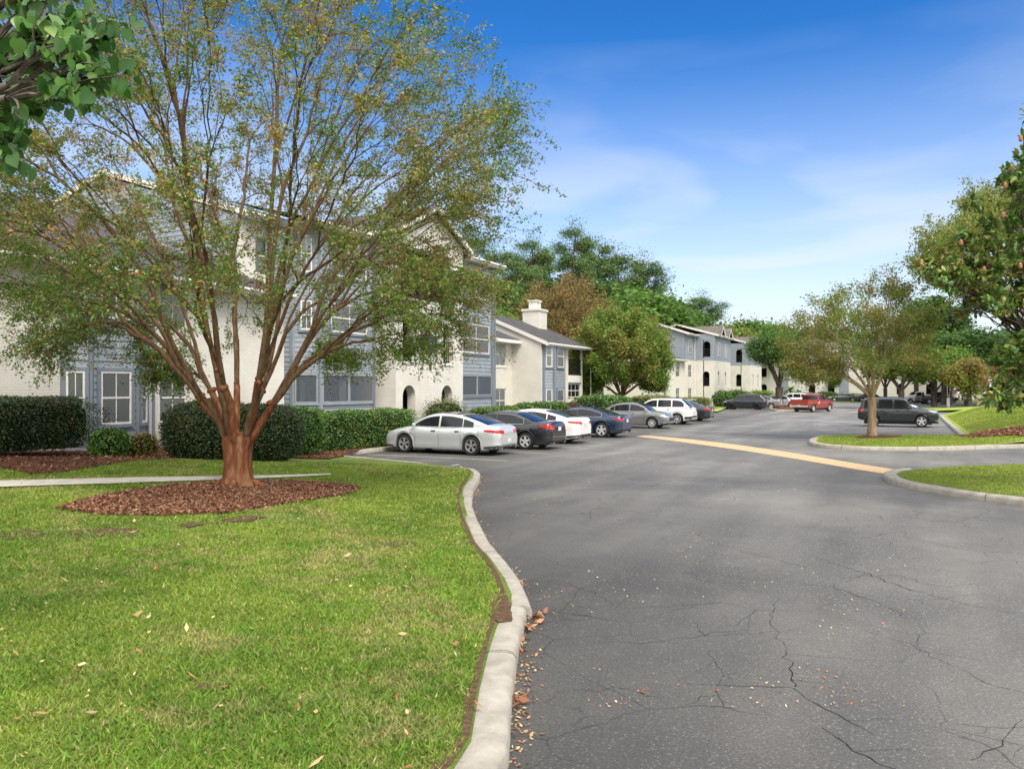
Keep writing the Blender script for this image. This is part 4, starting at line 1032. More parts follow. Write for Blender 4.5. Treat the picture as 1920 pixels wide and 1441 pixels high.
# ------------------------------------------------------------------ buildings C: far blue-over-white blocks
def farblock(label, ux, v_front, v_back, y_len, two=True, arch_px=None, gables=2, seedk=0):
    C = tag(empty('apartment_building'), label, 'building', 'apartment buildings')
    xf, xb = -v_front, -v_back
    # corner pavilion: face to the camera (-Y) at y=ux between xb..xf
    Fp = Face(xb, ux, xf, ux); L = Fp.L
    ar = [(L*.42, L*.42+.8, 2.55, 4.35, 1)]; ar2 = [(L*.42, L*.42+.9, 6.1, 8.0, 1)]
    wall(C, Fp, B0, 5.7, ar, th=.3)
    wall(C, Fp, 5.7, 8.9, ar2, mat='blue', th=.2); 
    siding(C, Fp, 5.7, 8.9, [(L*.42-.02, L*.42+.92, 6.0, 8.02)], off=.004, row=.25)
    mb = MB(); mb.box(xb+.2, xf-.3, ux+1.2, ux+1.3, B0, 8.8); mb.box(xb+.2, xf-.3, ux+.3, ux+1.2, 2.3, 2.5); mb.box(xb+.2, xf-.3, ux+.3, ux+1.2, 5.5, 5.7); mb.obj('stair_hall', M['dark'], C)
    rail(C, Fp, ar[0][0], ar[0][1], 2.55, 3.55, -.2, 7); rail(C, Fp, ar2[0][0], ar2[0][1], 6.1, 7.1, -.1, 7)
    # front face, stepped
    Ff = Face(xf, ux, xf, ux+y_len); 
    ops = [(y_len*q, y_len*q+.9, 2.6, 4.4, 1) for q in (.18, .62)]
    wall(C, Ff, B0, 5.7, ops, th=.3); siding(C, Ff, 5.7, 8.9, row=.25)
    mb = MB(); Ff.box(mb, 0, y_len, B0, 8.8, -1.4, -1.3); mb.obj('interior', M['dark'], C)
    for q in (.18, .62):
        window(C, Ff, y_len*q, y_len*q+1.0, 6.2, 7.9, .03, style='shade', trim='trim')
        rail(C, Ff, y_len*q, y_len*q+.9, 2.6, 3.6, -.2, 7)
    roofgable_y(C, xf-.05, xf-4.6, ux-.1, ux+y_len+.3, 8.8, 10.1, mat='shingle2')
    for q in range(gables):
        yc_ = ux+y_len*(.25+.5*q); hw = 1.5
        rb = MB()
        for s_ in (-1, 1):
            pts = [(xf+.55, yc_+s_*hw, 8.75), (xf+.55, yc_, 10.0), (xf-4, yc_, 10.0), (xf-4, yc_+s_*hw, 8.75)]
            poly_solid(rb, pts if s_ > 0 else pts[::-1], .05)
        rb.obj('roof', M['shingle2'], C)
        e = MB()
        for s_ in (-1, 1): e.add([(xf+.58, yc_+s_*hw, 8.5), (xf+.58, yc_, 9.78), (xf+.58, yc_, 10.03), (xf+.58, yc_+s_*hw, 8.75), (xf+.5, yc_+s_*hw, 8.5), (xf+.5, yc_, 9.78)], [(0,1,2,3), (0,4,5,1)])
        e.obj('eave', M['trim'], C)
        mb = MB(); mb.add([(xf+.02, yc_-hw, 8.7), (xf+.02, yc_+hw, 8.7), (xf+.02, yc_, 9.9)], [(0,1,2)]); mb.obj('gable', M['blue'], C)
    if two:
        # recessed side: blue three-storey gable wall facing the camera and white two-storey part
        y2 = ux-4.7
        F3 = Face(xb, y2, xb, ux); wall(C, F3, B0, 5.7, [(1.7, 3.4, 3.6, 5.1), (1.7, 3.4, .8, 2.3)], th=.12); siding(C, F3, 5.7, 8.8, row=.25)
        for z_ in (3.6, .8): window(C, F3, 1.7, 3.4, z_, z_+1.5, -.1, style='blind')
        window(C, F3, 1.7, 3.3, 6.5, 8.1, .03, style='shade')
        F4 = Face(xb-11, y2, xb, y2)
        tp = lambda t: 8.8+1.9*(1-abs(t-F4.L/2)/(F4.L/2))
        wall(C, F4, B0, 5.7); siding(C, F4, 5.7, 10.8, top=tp, row=.25)
        mbk = MB(); mbk.add([F4.p(0, 5.7, -.03), F4.p(F4.L, 5.7, -.03), F4.p(F4.L, 8.8, -.03), F4.p(F4.L/2, 10.65, -.03), F4.p(0, 8.8, -.03)], [(0,1,2,3,4)]); mbk.obj('gable_backing', M['blue'], C)
        roofgable_y(C, xb+.1, xb-5.5, y2-.3, ux+y_len, 8.8, 10.7, mat='shingle2')
        F5 = Face(xb-.2, y2-5.6, xb-.2, y2); wall(C, F5, B0, 5.6, [(2.4, 4.1, 3.6, 5.2), (2.4, 4.1, .8, 2.3)], th=.12)
        for z_ in (3.6, .8): window(C, F5, 2.4, 4.1, z_, z_+1.5, -.1, style='blind')
        F6 = Face(xb-8, y2-5.6, xb-.2, y2-5.6); wall(C, F6, B0, 5.6)
        roofgable_y(C, xb-.1, xb-5, y2-6, y2-.05, 5.6, 7.0, mat='shingle')
        pipe(C, xb+.15, ux-.3, .3, 8.6, .05)
    return C
farblock('far blue-over-white three-storey block with twin small gables, right of the round tree', 97.6, 20.8, 23.3, 9.5)
farblock('farther blue-over-white block partly hidden by the broad green tree beyond the twin-gabled one', 121.0, 20.6, 24.2, 10, two=False, gables=1)

# building E closing the view
E = tag(empty('apartment_building'), 'long white building closing the end of the road behind the red pickup', 'building', 'apartment buildings')
FE = Face(-34, 152, 9, 152)
xs = [(-26, 1), (-17.5, 1), (-9.8, 1), (-4.2, 1)]
ops = []
for x in (-29, -23.5, -15.2, -12.0, -5.9, -1.0, 3.5): ops += [(x+34-.55, x+34+.55, 1.2, 3.0, 1), (x+34-.5, x+34+.5, 4.3, 5.9)]
wall(E, FE, B0, 8.9, ops, th=.3)
mb = MB(); FE.box(mb, 0, FE.L, B0, 8.8, -1.0, -.9); mb.obj('interior', M['dark'], E)
for x in (-9.9, -20.0): siding(E, FE, .4, 8.9, t0=x+34-.8, t1=x+34+.8, off=.02, row=.3)
mb = MB(); poly_solid(mb, [(-34.5, 151.4, 8.9), (9.5, 151.4, 8.9), (9.5, 158, 11.2), (-34.5, 158, 11.2)], .1); mb.obj('roof', M['shingle2'], E)
mb = MB(); mb.box(-34.5, 9.5, 151.3, 151.4, 8.65, 8.9); mb.obj('eave', M['trim'], E)
# white building glimpsed at right
G = tag(empty('apartment_building'), 'low white building glimpsed behind the parked pale sedan at far right', 'building', 'apartment buildings')
pg = at(1865, 125); a_ = Vector((RT[0], RT[1], 0))
FGr = Face(pg.x-7*RT[0], pg.y-7*RT[1], pg.x+9*RT[0], pg.y+9*RT[1])
wall(G, FGr, 0.5, 6.0, [(2, 3.2, 1.6, 3.2), (5, 6.2, 1.6, 3.2), (7.6, 9.6, 1.5, 3.3), (12, 13.2, 1.6, 3.2)], th=.2)
mb = MB(); FGr.box(mb, 0, 16, .5, 5.9, -.6, -.5); mb.obj('interior', M['dark'], G)
mb = MB(); mb.add([FGr.p(-.5, 6, .5), FGr.p(16.5, 6, .5), FGr.p(16.5, 8, -5), FGr.p(-.5, 8, -5)], [(0,1,2,3)]); mb.obj('roof', M['shingle2'], G)

# ------------------------------------------------------------------ cars
def lerp_curve(pts):
    xs = np.array([p[0] for p in pts]); ys = np.array([p[1] for p in pts])
    o = np.argsort(xs); xs, ys = xs[o], ys[o]
    # monotone-ish smooth interpolation (pchip)
    h = np.diff(xs); d = np.diff(ys)/h; m = np.zeros(len(xs)); m[0], m[-1] = d[0], d[-1]
    for i in range(1, len(xs)-1):
        m[i] = 0 if d[i-1]*d[i] <= 0 else 2*d[i-1]*d[i]/(d[i-1]+d[i])
    def f(x):
        x = min(max(x, xs[0]), xs[-1]); i = min(max(int(np.searchsorted(xs, x))-1, 0), len(h)-1)
        t = (x-xs[i])/h[i]; a = 2*t**3-3*t**2+1; b = t**3-2*t**2+t; c = -2*t**3+3*t**2; e = t**3-t**2
        return a*ys[i]+b*h[i]*m[i]+c*ys[i+1]+e*h[i]*m[i+1]
    return f
PAINT = {}
def paint(name, col, metal=0.35, rough=0.3):
    if name not in PAINT: PAINT[name] = simple('paint_'+name, col, rough, metal=metal, coat=1.0)
    return PAINT[name]

def make_wheel(par, x, y, r, side, style, wd=0.22):
    mb = MB(); s = side
    prof = [(r*.66, -wd*.5), (r*.93, -wd*.5), (r, -wd*.34), (r, wd*.34), (r*.93, wd*.5), (r*.70, wd*.5), (r*.66, wd*.42)]
    mb.lathe([(a, b*s) for a, b in prof], 28, 'y')
    mb.lathe([(0.001, -wd*.3*s), (r*.68, -wd*.3*s)], 20, 'y')
    wh = mb.obj('wheel', M['tyre'], par, smooth=True); wh.location = (x, y, r)
    rm = MB(); R0 = r*.67
    rm.lathe([(R0, wd*.44*s), (R0*1.0, wd*.5*s), (R0*.93, wd*.5*s), (R0*.9, wd*.25*s)], 28, 'y')
    rm.lathe([(0.001, wd*.47*s), (r*.14, wd*.46*s), (r*.16, wd*.3*s)], 14, 'y')
    ns = {'five': 5, 'five2': 5, 'ten': 10, 'seven': 7, 'cover': 8}[style if style != 'black' else 'five2']
    for k in range(ns):
        q0 = 2*math.pi*k/ns+.3
        offs = (-.17, .17) if style in ('five2', 'black') else (0,)
        for dq in offs:
            q = q0+dq; w_ = r*(.05 if len(offs) == 2 else (.11 if ns == 5 else .05)); dr = Vector((math.cos(q), 0, math.sin(q))); sd = Vector((-math.sin(q), 0, math.cos(q)))
            a = Vector((math.cos(q0), 0, math.sin(q0)))*r*.10; b = dr*R0*.93
            for w0, w1 in ((w_*1.2, w_),):
                y0 = Vector((0, wd*.44*s, 0)); y1 = Vector((0, wd*.30*s, 0))
                rm.add([a-sd*w0+y0, b-sd*w1+y0, b+sd*w1+y0, a+sd*w0+y0, a-sd*w0+y1, b-sd*w1+y1, b+sd*w1+y1, a+sd*w0+y1],
                       [(0,1,2,3), (0,4,5,1), (3,2,6,7)])
    mt = {'black': M['rimblack'], 'five2': M['rimgrey'], 'five': M['rim'], 'ten': M['rim'], 'seven': M['rim'], 'cover': M['rim']}[style]
    rm.obj('rim', mt, wh, smooth=True, ang=30)
    return wh

def car_quad(bvh, par, name, mat, cs, dr, off=0.006, nu=6, nv=4):
    """a thin skin laid on the body: four corners, projected along dr"""
    dr = Vector(dr).normalized(); cs = [Vector(c) for c in cs]; mb = MB(); ok = True
    for j in range(nv+1):
        for i in range(nu+1):
            u, v = i/nu, j/nv
            p = (cs[0]*(1-u)+cs[1]*u)*(1-v) + (cs[3]*(1-u)+cs[2]*u)*v
            h, n, _, _ = bvh.ray_cast(p-dr*2.2, dr)
            if h is None: h = p
            mb.v.append(tuple(h-dr*off))
    for j in range(nv):
        for i in range(nu):
            a = j*(nu+1)+i; mb.f.append((a, a+1, a+nu+2, a+nu+1)); mb.m.append(0)
    return mb.obj(name, M[mat] if isinstance(mat, str) else mat, par, smooth=True, ang=60)

def make_car(name, spec, pmat):
    S = dict(L=4.8, W=1.84, H=1.46, xf=1.42, xr=-1.38, r=0.335, sill=0.2, hood=[(2.4, .66), (2.15, .80), (1.6, .93), (.95, 1.0)],
             deck=[(-1.9, 1.08), (-2.25, 1.08), (-2.4, 1.0)], belt=0.98, gh=[1.15, .35, -.75, -1.75], roof=None, wheel='five2', cuts=[(.95, -.05), (-.13, -.95), (-1.0, -1.3)],
             dark_sill=False, arch=False, tail='wide', rg=True, tumble=.30, rearface=None, glassroof=False, dropz=.045)
    S.update(spec); L, W, H = S['L'], S['W'], S['H']; r = S['r']; root = empty(name)
    hx = L/2
    top = lerp_curve(S['hood'] + [(S['gh'][0]-.1, S['belt']+.02), (0, S['belt']), (S['gh'][3]+.4, S['belt']+.04)] + S['deck'])
    def halfw(x):
        t = abs(x)/hx; w_ = W/2*(1-.13*t**5)
        e = hx-abs(x)
        if e < .25: w_ *= 1-.17*((.25-e)/.25)**2
        return w_
    def zb(x):
        z = S['sill']; e = hx-abs(x)
        if e < .5: z += .09*((.5-e)/.5)
        for xa in (S['xf'], S['xr']):
            ra = r+.055; d = abs(x-xa)
            if d < ra: z = max(z, r+math.sqrt(ra*ra-d*d)*.99)
        return z
    def facing(x): 
        return 0
    xs = set(np.linspace(-hx, hx, 54)) | {-hx+.03, -hx+.07, -hx+.13, hx-.03, hx-.07, hx-.13}
    for xa in (S['xf'], S['xr']):
        for q in np.linspace(0, math.pi, 17): xs.add(xa+(r+.055)*math.cos(q))
        xs.add(xa-r-.0555); xs.add(xa+r+.0555)
    xs = sorted(xs); n = 12
    def sec(x):
        w_ = halfw(x); b = zb(x); t = top(x); e = min(hx-abs(x), .3)
        nose = .0 if e > .1 else (.1-e)*.9
        t = t-nose*.6; b = b+nose*.5
        sh = t-.10                                     # shoulder
        zm = lambda f: max(b+.012, S['sill']+(sh-S['sill'])*f)
        mid = min(max(.62, b+.02), sh)
        P = [(0, b), (w_*.80, b), (w_-.035, b), (w_-.008, max(b+.03, zm(.08))), (w_-.016, max(b+.05, zm(.3))), (w_-.008, max(b+.07, zm(.55))), (w_+.010, max(b+.08, zm(.78))),
             (w_-.028, max(b+.09, sh)), (w_-.075, max(b+.1, t-.045)), (w_-.16, max(b+.105, t-.018)), (w_*.62, t+.004), (0, t+.022)]
        return P
    mb = MB()
    for x in xs:
        P = sec(x)
        for y, z in P: mb.v.append((x, y, z))
        for y, z in P[::-1][1:-1]: mb.v.append((x, -y, z))
    k = 2*n-2
    for i in range(len(xs)-1):
        for j in range(k):
            j2 = (j+1) % k
            mb.f.append((i*k+j, (i+1)*k+j, (i+1)*k+j2, i*k+j2)[::-1]); mb.m.append(0)
    mb.f.append(tuple(range(k))); mb.m.append(0); mb.f.append(tuple((len(xs)-1)*k+j for j in range(k))[::-1]); mb.m.append(0)
    body = mb.obj('body', pmat, root, smooth=True, ang=42)
    bvh = BVHTree.FromPolygons([Vector(v) for v in mb.v], mb.f)
    # dark under-tray and wheel wells
    ub = MB(); ub.box(-hx+.35, hx-.35, -W/2+.24, W/2-.24, .17, .62); ub.obj('underbody', M['plastic'], root)
    # greenhouse
    g0, g1, g2, g3 = S['gh']; bz = S['belt']
    zc = top(g0); zd = top(g3)
    rp = S['roof'] or [(g0, zc), (g0-(g0-g1)*.5, zc+(H-zc)*.60), (g1, H-.045), ((g1*2+g2)/3, H-.005), ((g1+g2*1.5)/2.5, H-.01), (g2, H-.065), (g2+(g3-g2)*.5, zd+(H-.065-zd)*.56), (g3, zd)]
    roof = lerp_curve(rp)
    wb = W/2-.085
    def gw(x, z):
        taper = 1-.10*max(0, (x-g1)/max(.01, (hx-g1)))-.10*max(0, (g2-x)/max(.01, (hx+g2)))
        return (wb-S['tumble']*.5*max(0, (z-bz))/(H-bz))*taper
    def gsec(x):
        zr = roof(x); base = min(bz-.03, zr-.001); ze = max(zr-S['dropz'], base); we = gw(x, ze)
        return [(gw(x, base), base), (gw(x, (base+ze)/2), (base+ze)/2), (we, ze), (we-.035, max(zr-.014, base)), (we*.78, zr+.004), (we*.4, zr+.016), (0, zr+.02)]
    gx = list(np.linspace(g3, g2, 12))+list(np.linspace(g2, g1, 12))[1:]+list(np.linspace(g1, g0, 12))[1:]
    mb = MB(); q = 13
    for x in gx:
        P = gsec(x)
        for y, z in P: mb.v.append((x, y, z))
        for y, z in P[::-1][1:]: mb.v.append((x, -y, z))
    for i in range(len(gx)-1):
        for j in range(q-1): mb.f.append((i*q+j, (i+1)*q+j, (i+1)*q+j+1, i*q+j+1)[::-1]); mb.m.append(0)
    mb.f.append(tuple(range(q))); mb.m.append(0); mb.f.append(tuple((len(gx)-1)*q+j for j in range(q))[::-1]); mb.m.append(0)
    mb.obj('roof', pmat, root, smooth=True, ang=50)
    # side glass
    for s in (1, -1):
        for (xa, xb) in S['cuts']:
            mb = MB(); N = 12; bt = bz+.025
            xx = np.linspace(xb, xa, N)
            prev = None
            for x in xx:
                zt = max(bt+.004, roof(x)-.095)
                for f in (0, .5, 1):
                    z = bt+(zt-bt)*f; mb.v.append((x, s*(gw(x, z)+.006), z))
            for i in range(N-1):
                for j in range(2): 
                    a = i*3+j; mb.f.append((a, a+3, a+4, a+1) if s > 0 else (a+1, a+4, a+3, a)); mb.m.append(0)
            mb.obj('side_window', M['cglass'], root, smooth=True)
        if S.get('chrome'):
            mb = MB(); pts = [(x, s*(gw(x, bz+.012)+.012), bz+.012) for x in np.linspace(S['cuts'][-1][1], S['cuts'][0][0], 10)]
            pts += [(x, s*(gw(x, roof(x)-.085)+.012), max(bz+.03, roof(x)-.085)) for x in np.linspace(S['cuts'][0][0], S['cuts'][-1][1], 18)]
            mb.tube(pts+[pts[0]], .009, 4, cap=False); mb.obj('window_trim', M['chrome'], root)
    def wind(xa, xb, nm):
        mb = MB(); N = 9; K = 8
        for x in np.linspace(xa, xb, N):
            P = gsec(x)[2:]
            ys = [p[0] for p in P][::-1]; zs = [p[1] for p in P][::-1]
            dz = (roof(x+.02)-roof(x-.02))/.04; nn = Vector((-dz, 0, 1)).normalized()*.009
            for kk in range(-K, K+1):
                yy = abs(kk)/K*(ys[-1]-.06)
                z = float(np.interp(yy, ys, zs))
                mb.v.append((x+nn.x, yy*(1 if kk >= 0 else -1), z+nn.z))
        w_ = 2*K+1
        for i in range(N-1):
            for j in range(w_-1): mb.f.append((i*w_+j, (i+1)*w_+j, (i+1)*w_+j+1, i*w_+j+1)); mb.m.append(0)
        mb.obj(nm, M['cglass'], root, smooth=True)
    wind(g1+.04, g0-.05, 'windshield')
    if S['rg']: wind(g2-.05, g3+.06, 'rear_window')
    if S['glassroof']: wind(g2+.1, g1-.1, 'roof_glass')
    # wheels
    for xa in (S['xf'], S['xr']):
        for s in (1, -1): make_wheel(root, xa, s*(W/2-.13), r, s, S['wheel'])
    # lamps, plate, gaps, mirrors, handles
    tz = S.get('tz', (.78, .92)); hz = S.get('hz', (.62, .76)); tw = S.get('tw', .42); ts = S.get('ts', .38)
    for s in (1, -1):
        car_quad(bvh, root, 'tail_lamp', 'red', [(-hx+ts, s*W*.50, (tz[0]+tz[1])/2+.02), (-hx, s*(W/2-tw), tz[0]+.02), (-hx, s*(W/2-tw), tz[1]-.02), (-hx+ts, s*W*.50, tz[1])], (1, -s*.95, 0), .008, 8, 4)
        car_quad(bvh, root, 'headlamp', 'lens', [(hx-.42, s*W*.5, hz[1]-.04), (hx, s*(W/2-.42), hz[0]), (hx, s*(W/2-.42), hz[1]-.03), (hx-.42, s*W*.5, hz[1]+.02)], (-1, -s*.9, 0), .008, 8, 4)
        mz = bz+.07; mb = MB(); mb.lathe([(0.001, -.10), (.05, -.085), (.075, -.02), (.07, .05), (.001, .09)], 10, 'y', (0, 0, 0))
        m_ = mb.obj('mirror', pmat, root, smooth=True); m_.scale = (.8, 1, 1); m_.location = (S['cuts'][0][0]-.02, s*(W/2+.03), mz)
        # panel gaps
        gp_ = MB()
        for xg in S.get('gaps', (S['xf']-.48, (S['cuts'][0][1]+S['cuts'][1][0])/2, S['xr']+.42)):
            pts = []
            for z in np.linspace(S['sill']+.1, bz-.02, 9):
                h, nn, _, _ = bvh.ray_cast(Vector((xg, s*3, z)), Vector((0, -s, 0)))
                if h: pts.append((h, z))
            for i in range(len(pts)-1):
                a, b = pts[i][0], pts[i+1][0]; o_ = Vector((0, s*.003, 0)); dx = Vector((.006, 0, 0))
                gp_.add([a-dx+o_, a+dx+o_, b+dx+o_, b-dx+o_], [(0,1,2,3)])
        gp_.obj('door_gap', M['seam'], root)
        for ci, c_ in enumerate(S['cuts'][:2]):
            hb = MB(); hx_ = c_[1]+.18; h, nn, _, _ = bvh.ray_cast(Vector((hx_, s*3, bz-.13)), Vector((0, -s, 0)))
            yy = h.y if h else s*W/2
            hb.box(hx_-.09, hx_+.09, min(yy, yy+s*.03), max(yy, yy+s*.03), bz-.145, bz-.115); hb.obj('door_handle', M['chrome'] if S.get('chrome') else M['plastic'], root)
        if S['dark_sill'] or S['arch']:
            car_quad(bvh, root, 'sill_trim', 'plastic', [(S['xr']+r+.06, s*W/2, S['sill']+.02), (S['xf']-r-.06, s*W/2, S['sill']+.02), (S['xf']-r-.06, s*W/2, S['sill']+.14), (S['xr']+r+.06, s*W/2, S['sill']+.14)], (0, -s, 0), .008, 10, 1)
        if S['arch']:
            for xa in (S['xf'], S['xr']):
                am = MB(); N = 18; hwf = lambda x: halfw(x)
                for i in range(N+1):
                    qd = math.pi*i/N*1.0; 
                    for rr_, oo in ((r+.05, .02), (r+.13, .028), (r+.14, -.01)):
                        x = xa+rr_*math.cos(qd); z = r+rr_*math.sin(qd)
                        am.v.append((x, s*(halfw(min(max(x, -hx+.12), hx-.12))+oo), z))
                for i in range(N):
                    for j in range(2): a = i*3+j; am.f.append((a, a+1, a+4, a+3)); am.m.append(0)
                am.obj('fender_flare', M['plastic'], root, smooth=True)
    pz = S.get('pz', .74)
    car_quad(bvh, root, 'licence_plate', 'plate', [(-hx, -.15, pz-.075), (-hx, .15, pz-.075), (-hx, .15, pz+.075), (-hx, -.15, pz+.075)], (1, 0, 0), .014, 2, 2)
    car_quad(bvh, root, 'grille', 'plastic', [(hx, -.45, .45), (hx, .45, .45), (hx, .5, S.get('gz', .62)), (hx, -.5, S.get('gz', .62))], (-1, 0, 0), .01, 6, 3)
    lb = S.get('lb', (.30, .40))
    car_quad(bvh, root, 'bumper_trim', 'plastic', [(-hx, -W*.36, lb[0]), (-hx, W*.36, lb[0]), (-hx, W*.40, lb[1]), (-hx, -W*.40, lb[1])], (1, 0, 0), .009, 8, 2)
    for s in (1, -1):
        car_quad(bvh, root, 'bumper_trim', 'plastic', [(-hx+.5, s*W*.5, lb[0]-.02), (-hx, s*W*.30, lb[0]), (-hx, s*W*.30, lb[1]), (-hx+.5, s*W*.5, lb[1]-.06)], (1, -s*.9, 0), .009, 8, 2)
        car_quad(bvh, root, 'bumper_trim', 'plastic', [(hx-.45, s*W*.5, .24), (hx, s*W*.30, .24), (hx, s*W*.30, .36), (hx-.45, s*W*.5, .28)], (-1, -s*.9, 0), .009, 8, 2)
    if S.get('exhaust'):
        ex = MB()
        for s in (1, -1): ex.tube([(-hx+.12, s*.55, .27), (-hx-.01, s*.55, .27)], .045, 10)
        ex.obj('exhaust', M['chrome'], root, smooth=True)
    if S.get('spoiler'):
        sp = MB(); sp.box(g3-.02, g3+.3, -W*.36, W*.36, H-.10, H-.07); sp.obj('spoiler', pmat, root)
    if S.get('rails'):
        sp = MB()
        for s in (1, -1): sp.tube([(g1-.1, s*(gw(g1, H)-.08), H), (g1-.25, s*(gw(g1, H)-.08), H+.04), (g2+.3, s*(gw(g2, H)-.08), H+.04), (g2+.15, s*(gw(g2, H)-.08), H-.02)], .018, 6)
        sp.obj('roof_rail', M['plastic'], root)
    return root

SEDAN = dict()
SP = dict(
 fast=dict(L=4.85, W=1.86, H=1.47, xf=1.44, xr=-1.37, gh=[1.25, .35, -.85, -2.02], belt=.97, cuts=[(1.0, .0), (-.08, -.98), (-1.02, -1.42)], deck=[(-1.85, 1.04), (-2.15, 1.06), (-2.33, 1.01), (-2.425, .86)], tz=(.74, .91), tw=.55, ts=.50, pz=.52, wheel='five2', exhaust=True, glassroof=True, r=.34, lb=(.27, .38)),
 accord=dict(L=4.85, W=1.82, H=1.46, xf=1.40, xr=-1.36, gh=[1.15, .35, -.85, -1.7], belt=.96, deck=[(-1.8, 1.05), (-2.25, 1.07), (-2.38, 1.04), (-2.425, .92)], cuts=[(.93, -.02), (-.1, -.98), (-1.02, -1.25)], tz=(.74, .97), tw=.42, ts=.36, pz=.80, wheel='five', chrome=True, exhaust=True, lb=(.28, .34), r=.33),
 altima=dict(L=4.9, W=1.86, H=1.45, xf=1.45, xr=-1.38, gh=[1.25, .4, -.8, -1.98], belt=.97, deck=[(-1.9, 1.08), (-2.25, 1.1), (-2.4, 1.07), (-2.45, .95)], cuts=[(1.0, .02), (-.06, -.95), (-1.0, -1.4)], tz=(.80, .97), tw=.50, ts=.42, pz=.80, wheel='ten', exhaust=True, lb=(.27, .40), r=.34),
 navy=dict(L=4.8, W=1.83, H=1.44, xf=1.44, xr=-1.40, gh=[1.1, .25, -.85, -1.85], belt=.97, deck=[(-1.85, 1.05), (-2.2, 1.07), (-2.35, 1.05), (-2.4, .93)], cuts=[(.9, -.08), (-.15, -1.0), (-1.04, -1.36)], tz=(.77, .94), tw=.48, ts=.38, pz=.80, wheel='five', chrome=True, exhaust=True, r=.36, lb=(.27, .40)),
 sentra=dict(L=4.63, W=1.76, H=1.50, xf=1.37, xr=-1.33, gh=[1.25, .40, -.8, -1.65], belt=.98, hood=[(2.31, .70), (2.1, .84), (1.6, .97), (1.1, 1.03)], deck=[(-1.8, 1.09), (-2.1, 1.10), (-2.27, 1.06), (-2.315, .95)], cuts=[(1.0, .03), (-.05, -.93), (-.97, -1.2)], tz=(.84, .97), tw=.42, ts=.32, pz=.86, wheel='ten', chrome=True, r=.32),
 suv=dict(L=4.52, W=1.84, H=1.69, xf=1.36, xr=-1.33, gh=[1.2, .35, -1.5, -2.2], belt=1.12, hood=[(2.26, .80), (2.05, 1.0), (1.5, 1.10), (1.0, 1.14)], deck=[(-2.0, 1.12), (-2.15, 1.10), (-2.22, .98), (-2.26, .90)], cuts=[(.93, .02), (-.06, -.92), (-1.0, -1.75)], tz=(.98, 1.13), tw=.45, ts=.38, pz=.86, wheel='seven', dark_sill=True, arch=False, sill=.25, r=.36, lb=(.36, .56), spoiler=True, rails=True, tumble=.26, hz=(.74, .90)),
 rav=dict(L=4.6, W=1.84, H=1.68, xf=1.36, xr=-1.30, gh=[1.2, .45, -1.6, -2.2], belt=1.08, hood=[(2.3, .78), (2.1, .95), (1.5, 1.07), (1.0, 1.12)], deck=[(-2.0, 1.12), (-2.18, 1.10), (-2.25, .98), (-2.3, .9)], cuts=[(.95, .05), (-.03, -.95), (-1.03, -1.68)], tz=(.95, 1.15), tw=.35, ts=.42, pz=.85, wheel='black', sill=.23, r=.36, lb=(.34, .5), tumble=.26, hz=(.72, .88)),
 box4=dict(L=4.43, W=1.82, H=1.76, xf=1.30, xr=-1.35, gh=[.80, .38, -1.85, -2.13], belt=1.12, hood=[(2.215, .86), (2.1, 1.0), (1.6, 1.06), (.8, 1.13)], deck=[(-2.05, 1.13), (-2.15, 1.12), (-2.2, 1.1), (-2.215, 1.05)],
    cuts=[(.62, -.17), (-.28, -1.02), (-1.14, -1.83)], tz=(.82, 1.1), tw=.2, ts=.28, pz=.95, wheel='five', sill=.36, r=.37, arch=True, dark_sill=True, lb=(.42, .66), tumble=.16, rails=True, hz=(.84, 1.02), gz=.98, dropz=.06),
)
def place(root, x, y, rz, label, cat='car', group='parked cars'):
    root.location = (x, y, 0); root.rotation_euler = (0, 0, rz)
    tag(root, label, cat, group); return root
NZ = math.pi      # nose towards -x (the left buildings)
silver = paint('silver', (0.52, 0.55, 0.555), .3, .32); black = paint('black_blue', (0.006, 0.007, 0.012), 0.0, .4); white = paint('white', (0.75, 0.75, 0.74), 0, .35)
navy = paint('navy', (0.012, 0.03, 0.075)); grey = paint('grey', (0.19, 0.195, 0.2)); black2 = paint('charcoal', (0.03, 0.032, 0.036)); green = paint('dark_green', (0.018, 0.032, 0.032))
redp = paint('red', (0.27, 0.018, 0.014), .15); beige = paint('pale_beige', (0.62, 0.6, 0.55), .2); forest = paint('forest', (0.05, 0.075, 0.068))
place(make_car('parked_car', SP['fast'], silver), -15.15, 25.55, NZ, 'silver sedan nearest the camera, nose to the hedge, in the left row')
place(make_car('parked_car', SP['accord'], black), -14.55, 28.75, NZ, 'black sedan with big red tail lamps parked between silver and white sedans')
place(make_car('parked_car', SP['altima'], white), -14.85, 32.3, NZ, 'white sedan with wide red lamps between the black and the navy sedans')
place(make_car('parked_car', SP['navy'], navy), -14.5, 37.1, NZ, 'navy blue sedan with bright five-spoke wheels and chrome window trim')
place(make_car('parked_car', SP['sentra'], grey), -14.7, 46.3, 0, 'grey sedan backed into its space with headlamps facing the road')
place(make_car('parked_car', SP['suv'], white), -14.6, 51.8, NZ, 'white SUV with black lower trim parked beside the grey sedan')
place(make_car('parked_car', SP['accord'], black2), -14.8, 57.2, NZ, 'dark sedan parked on the far side of the white SUV in the left row')
def atrow(px, d): p = at(px, d); return p.x, p.y
p = at(1398, 86.5); place(make_car('parked_car', SP['rav'], paint('black_navy', (0.014, 0.018, 0.03))), p.x, p.y, NZ, 'black SUV with black wheels parked by the far grass verge', )
p = at(1438, 90); c1 = place(make_car('parked_car', SP['sentra'], paint('mid_grey', (0.22, 0.22, 0.23))), p.x-.8, p.y+.4, NZ, 'grey hatchback tail showing between black SUV and the tree trunk')
p = at(1471, 97); place(make_car('parked_car', SP['sentra'], silver), p.x-.5, p.y, 0, 'small pale silver car facing the road just right of the oak trunk')
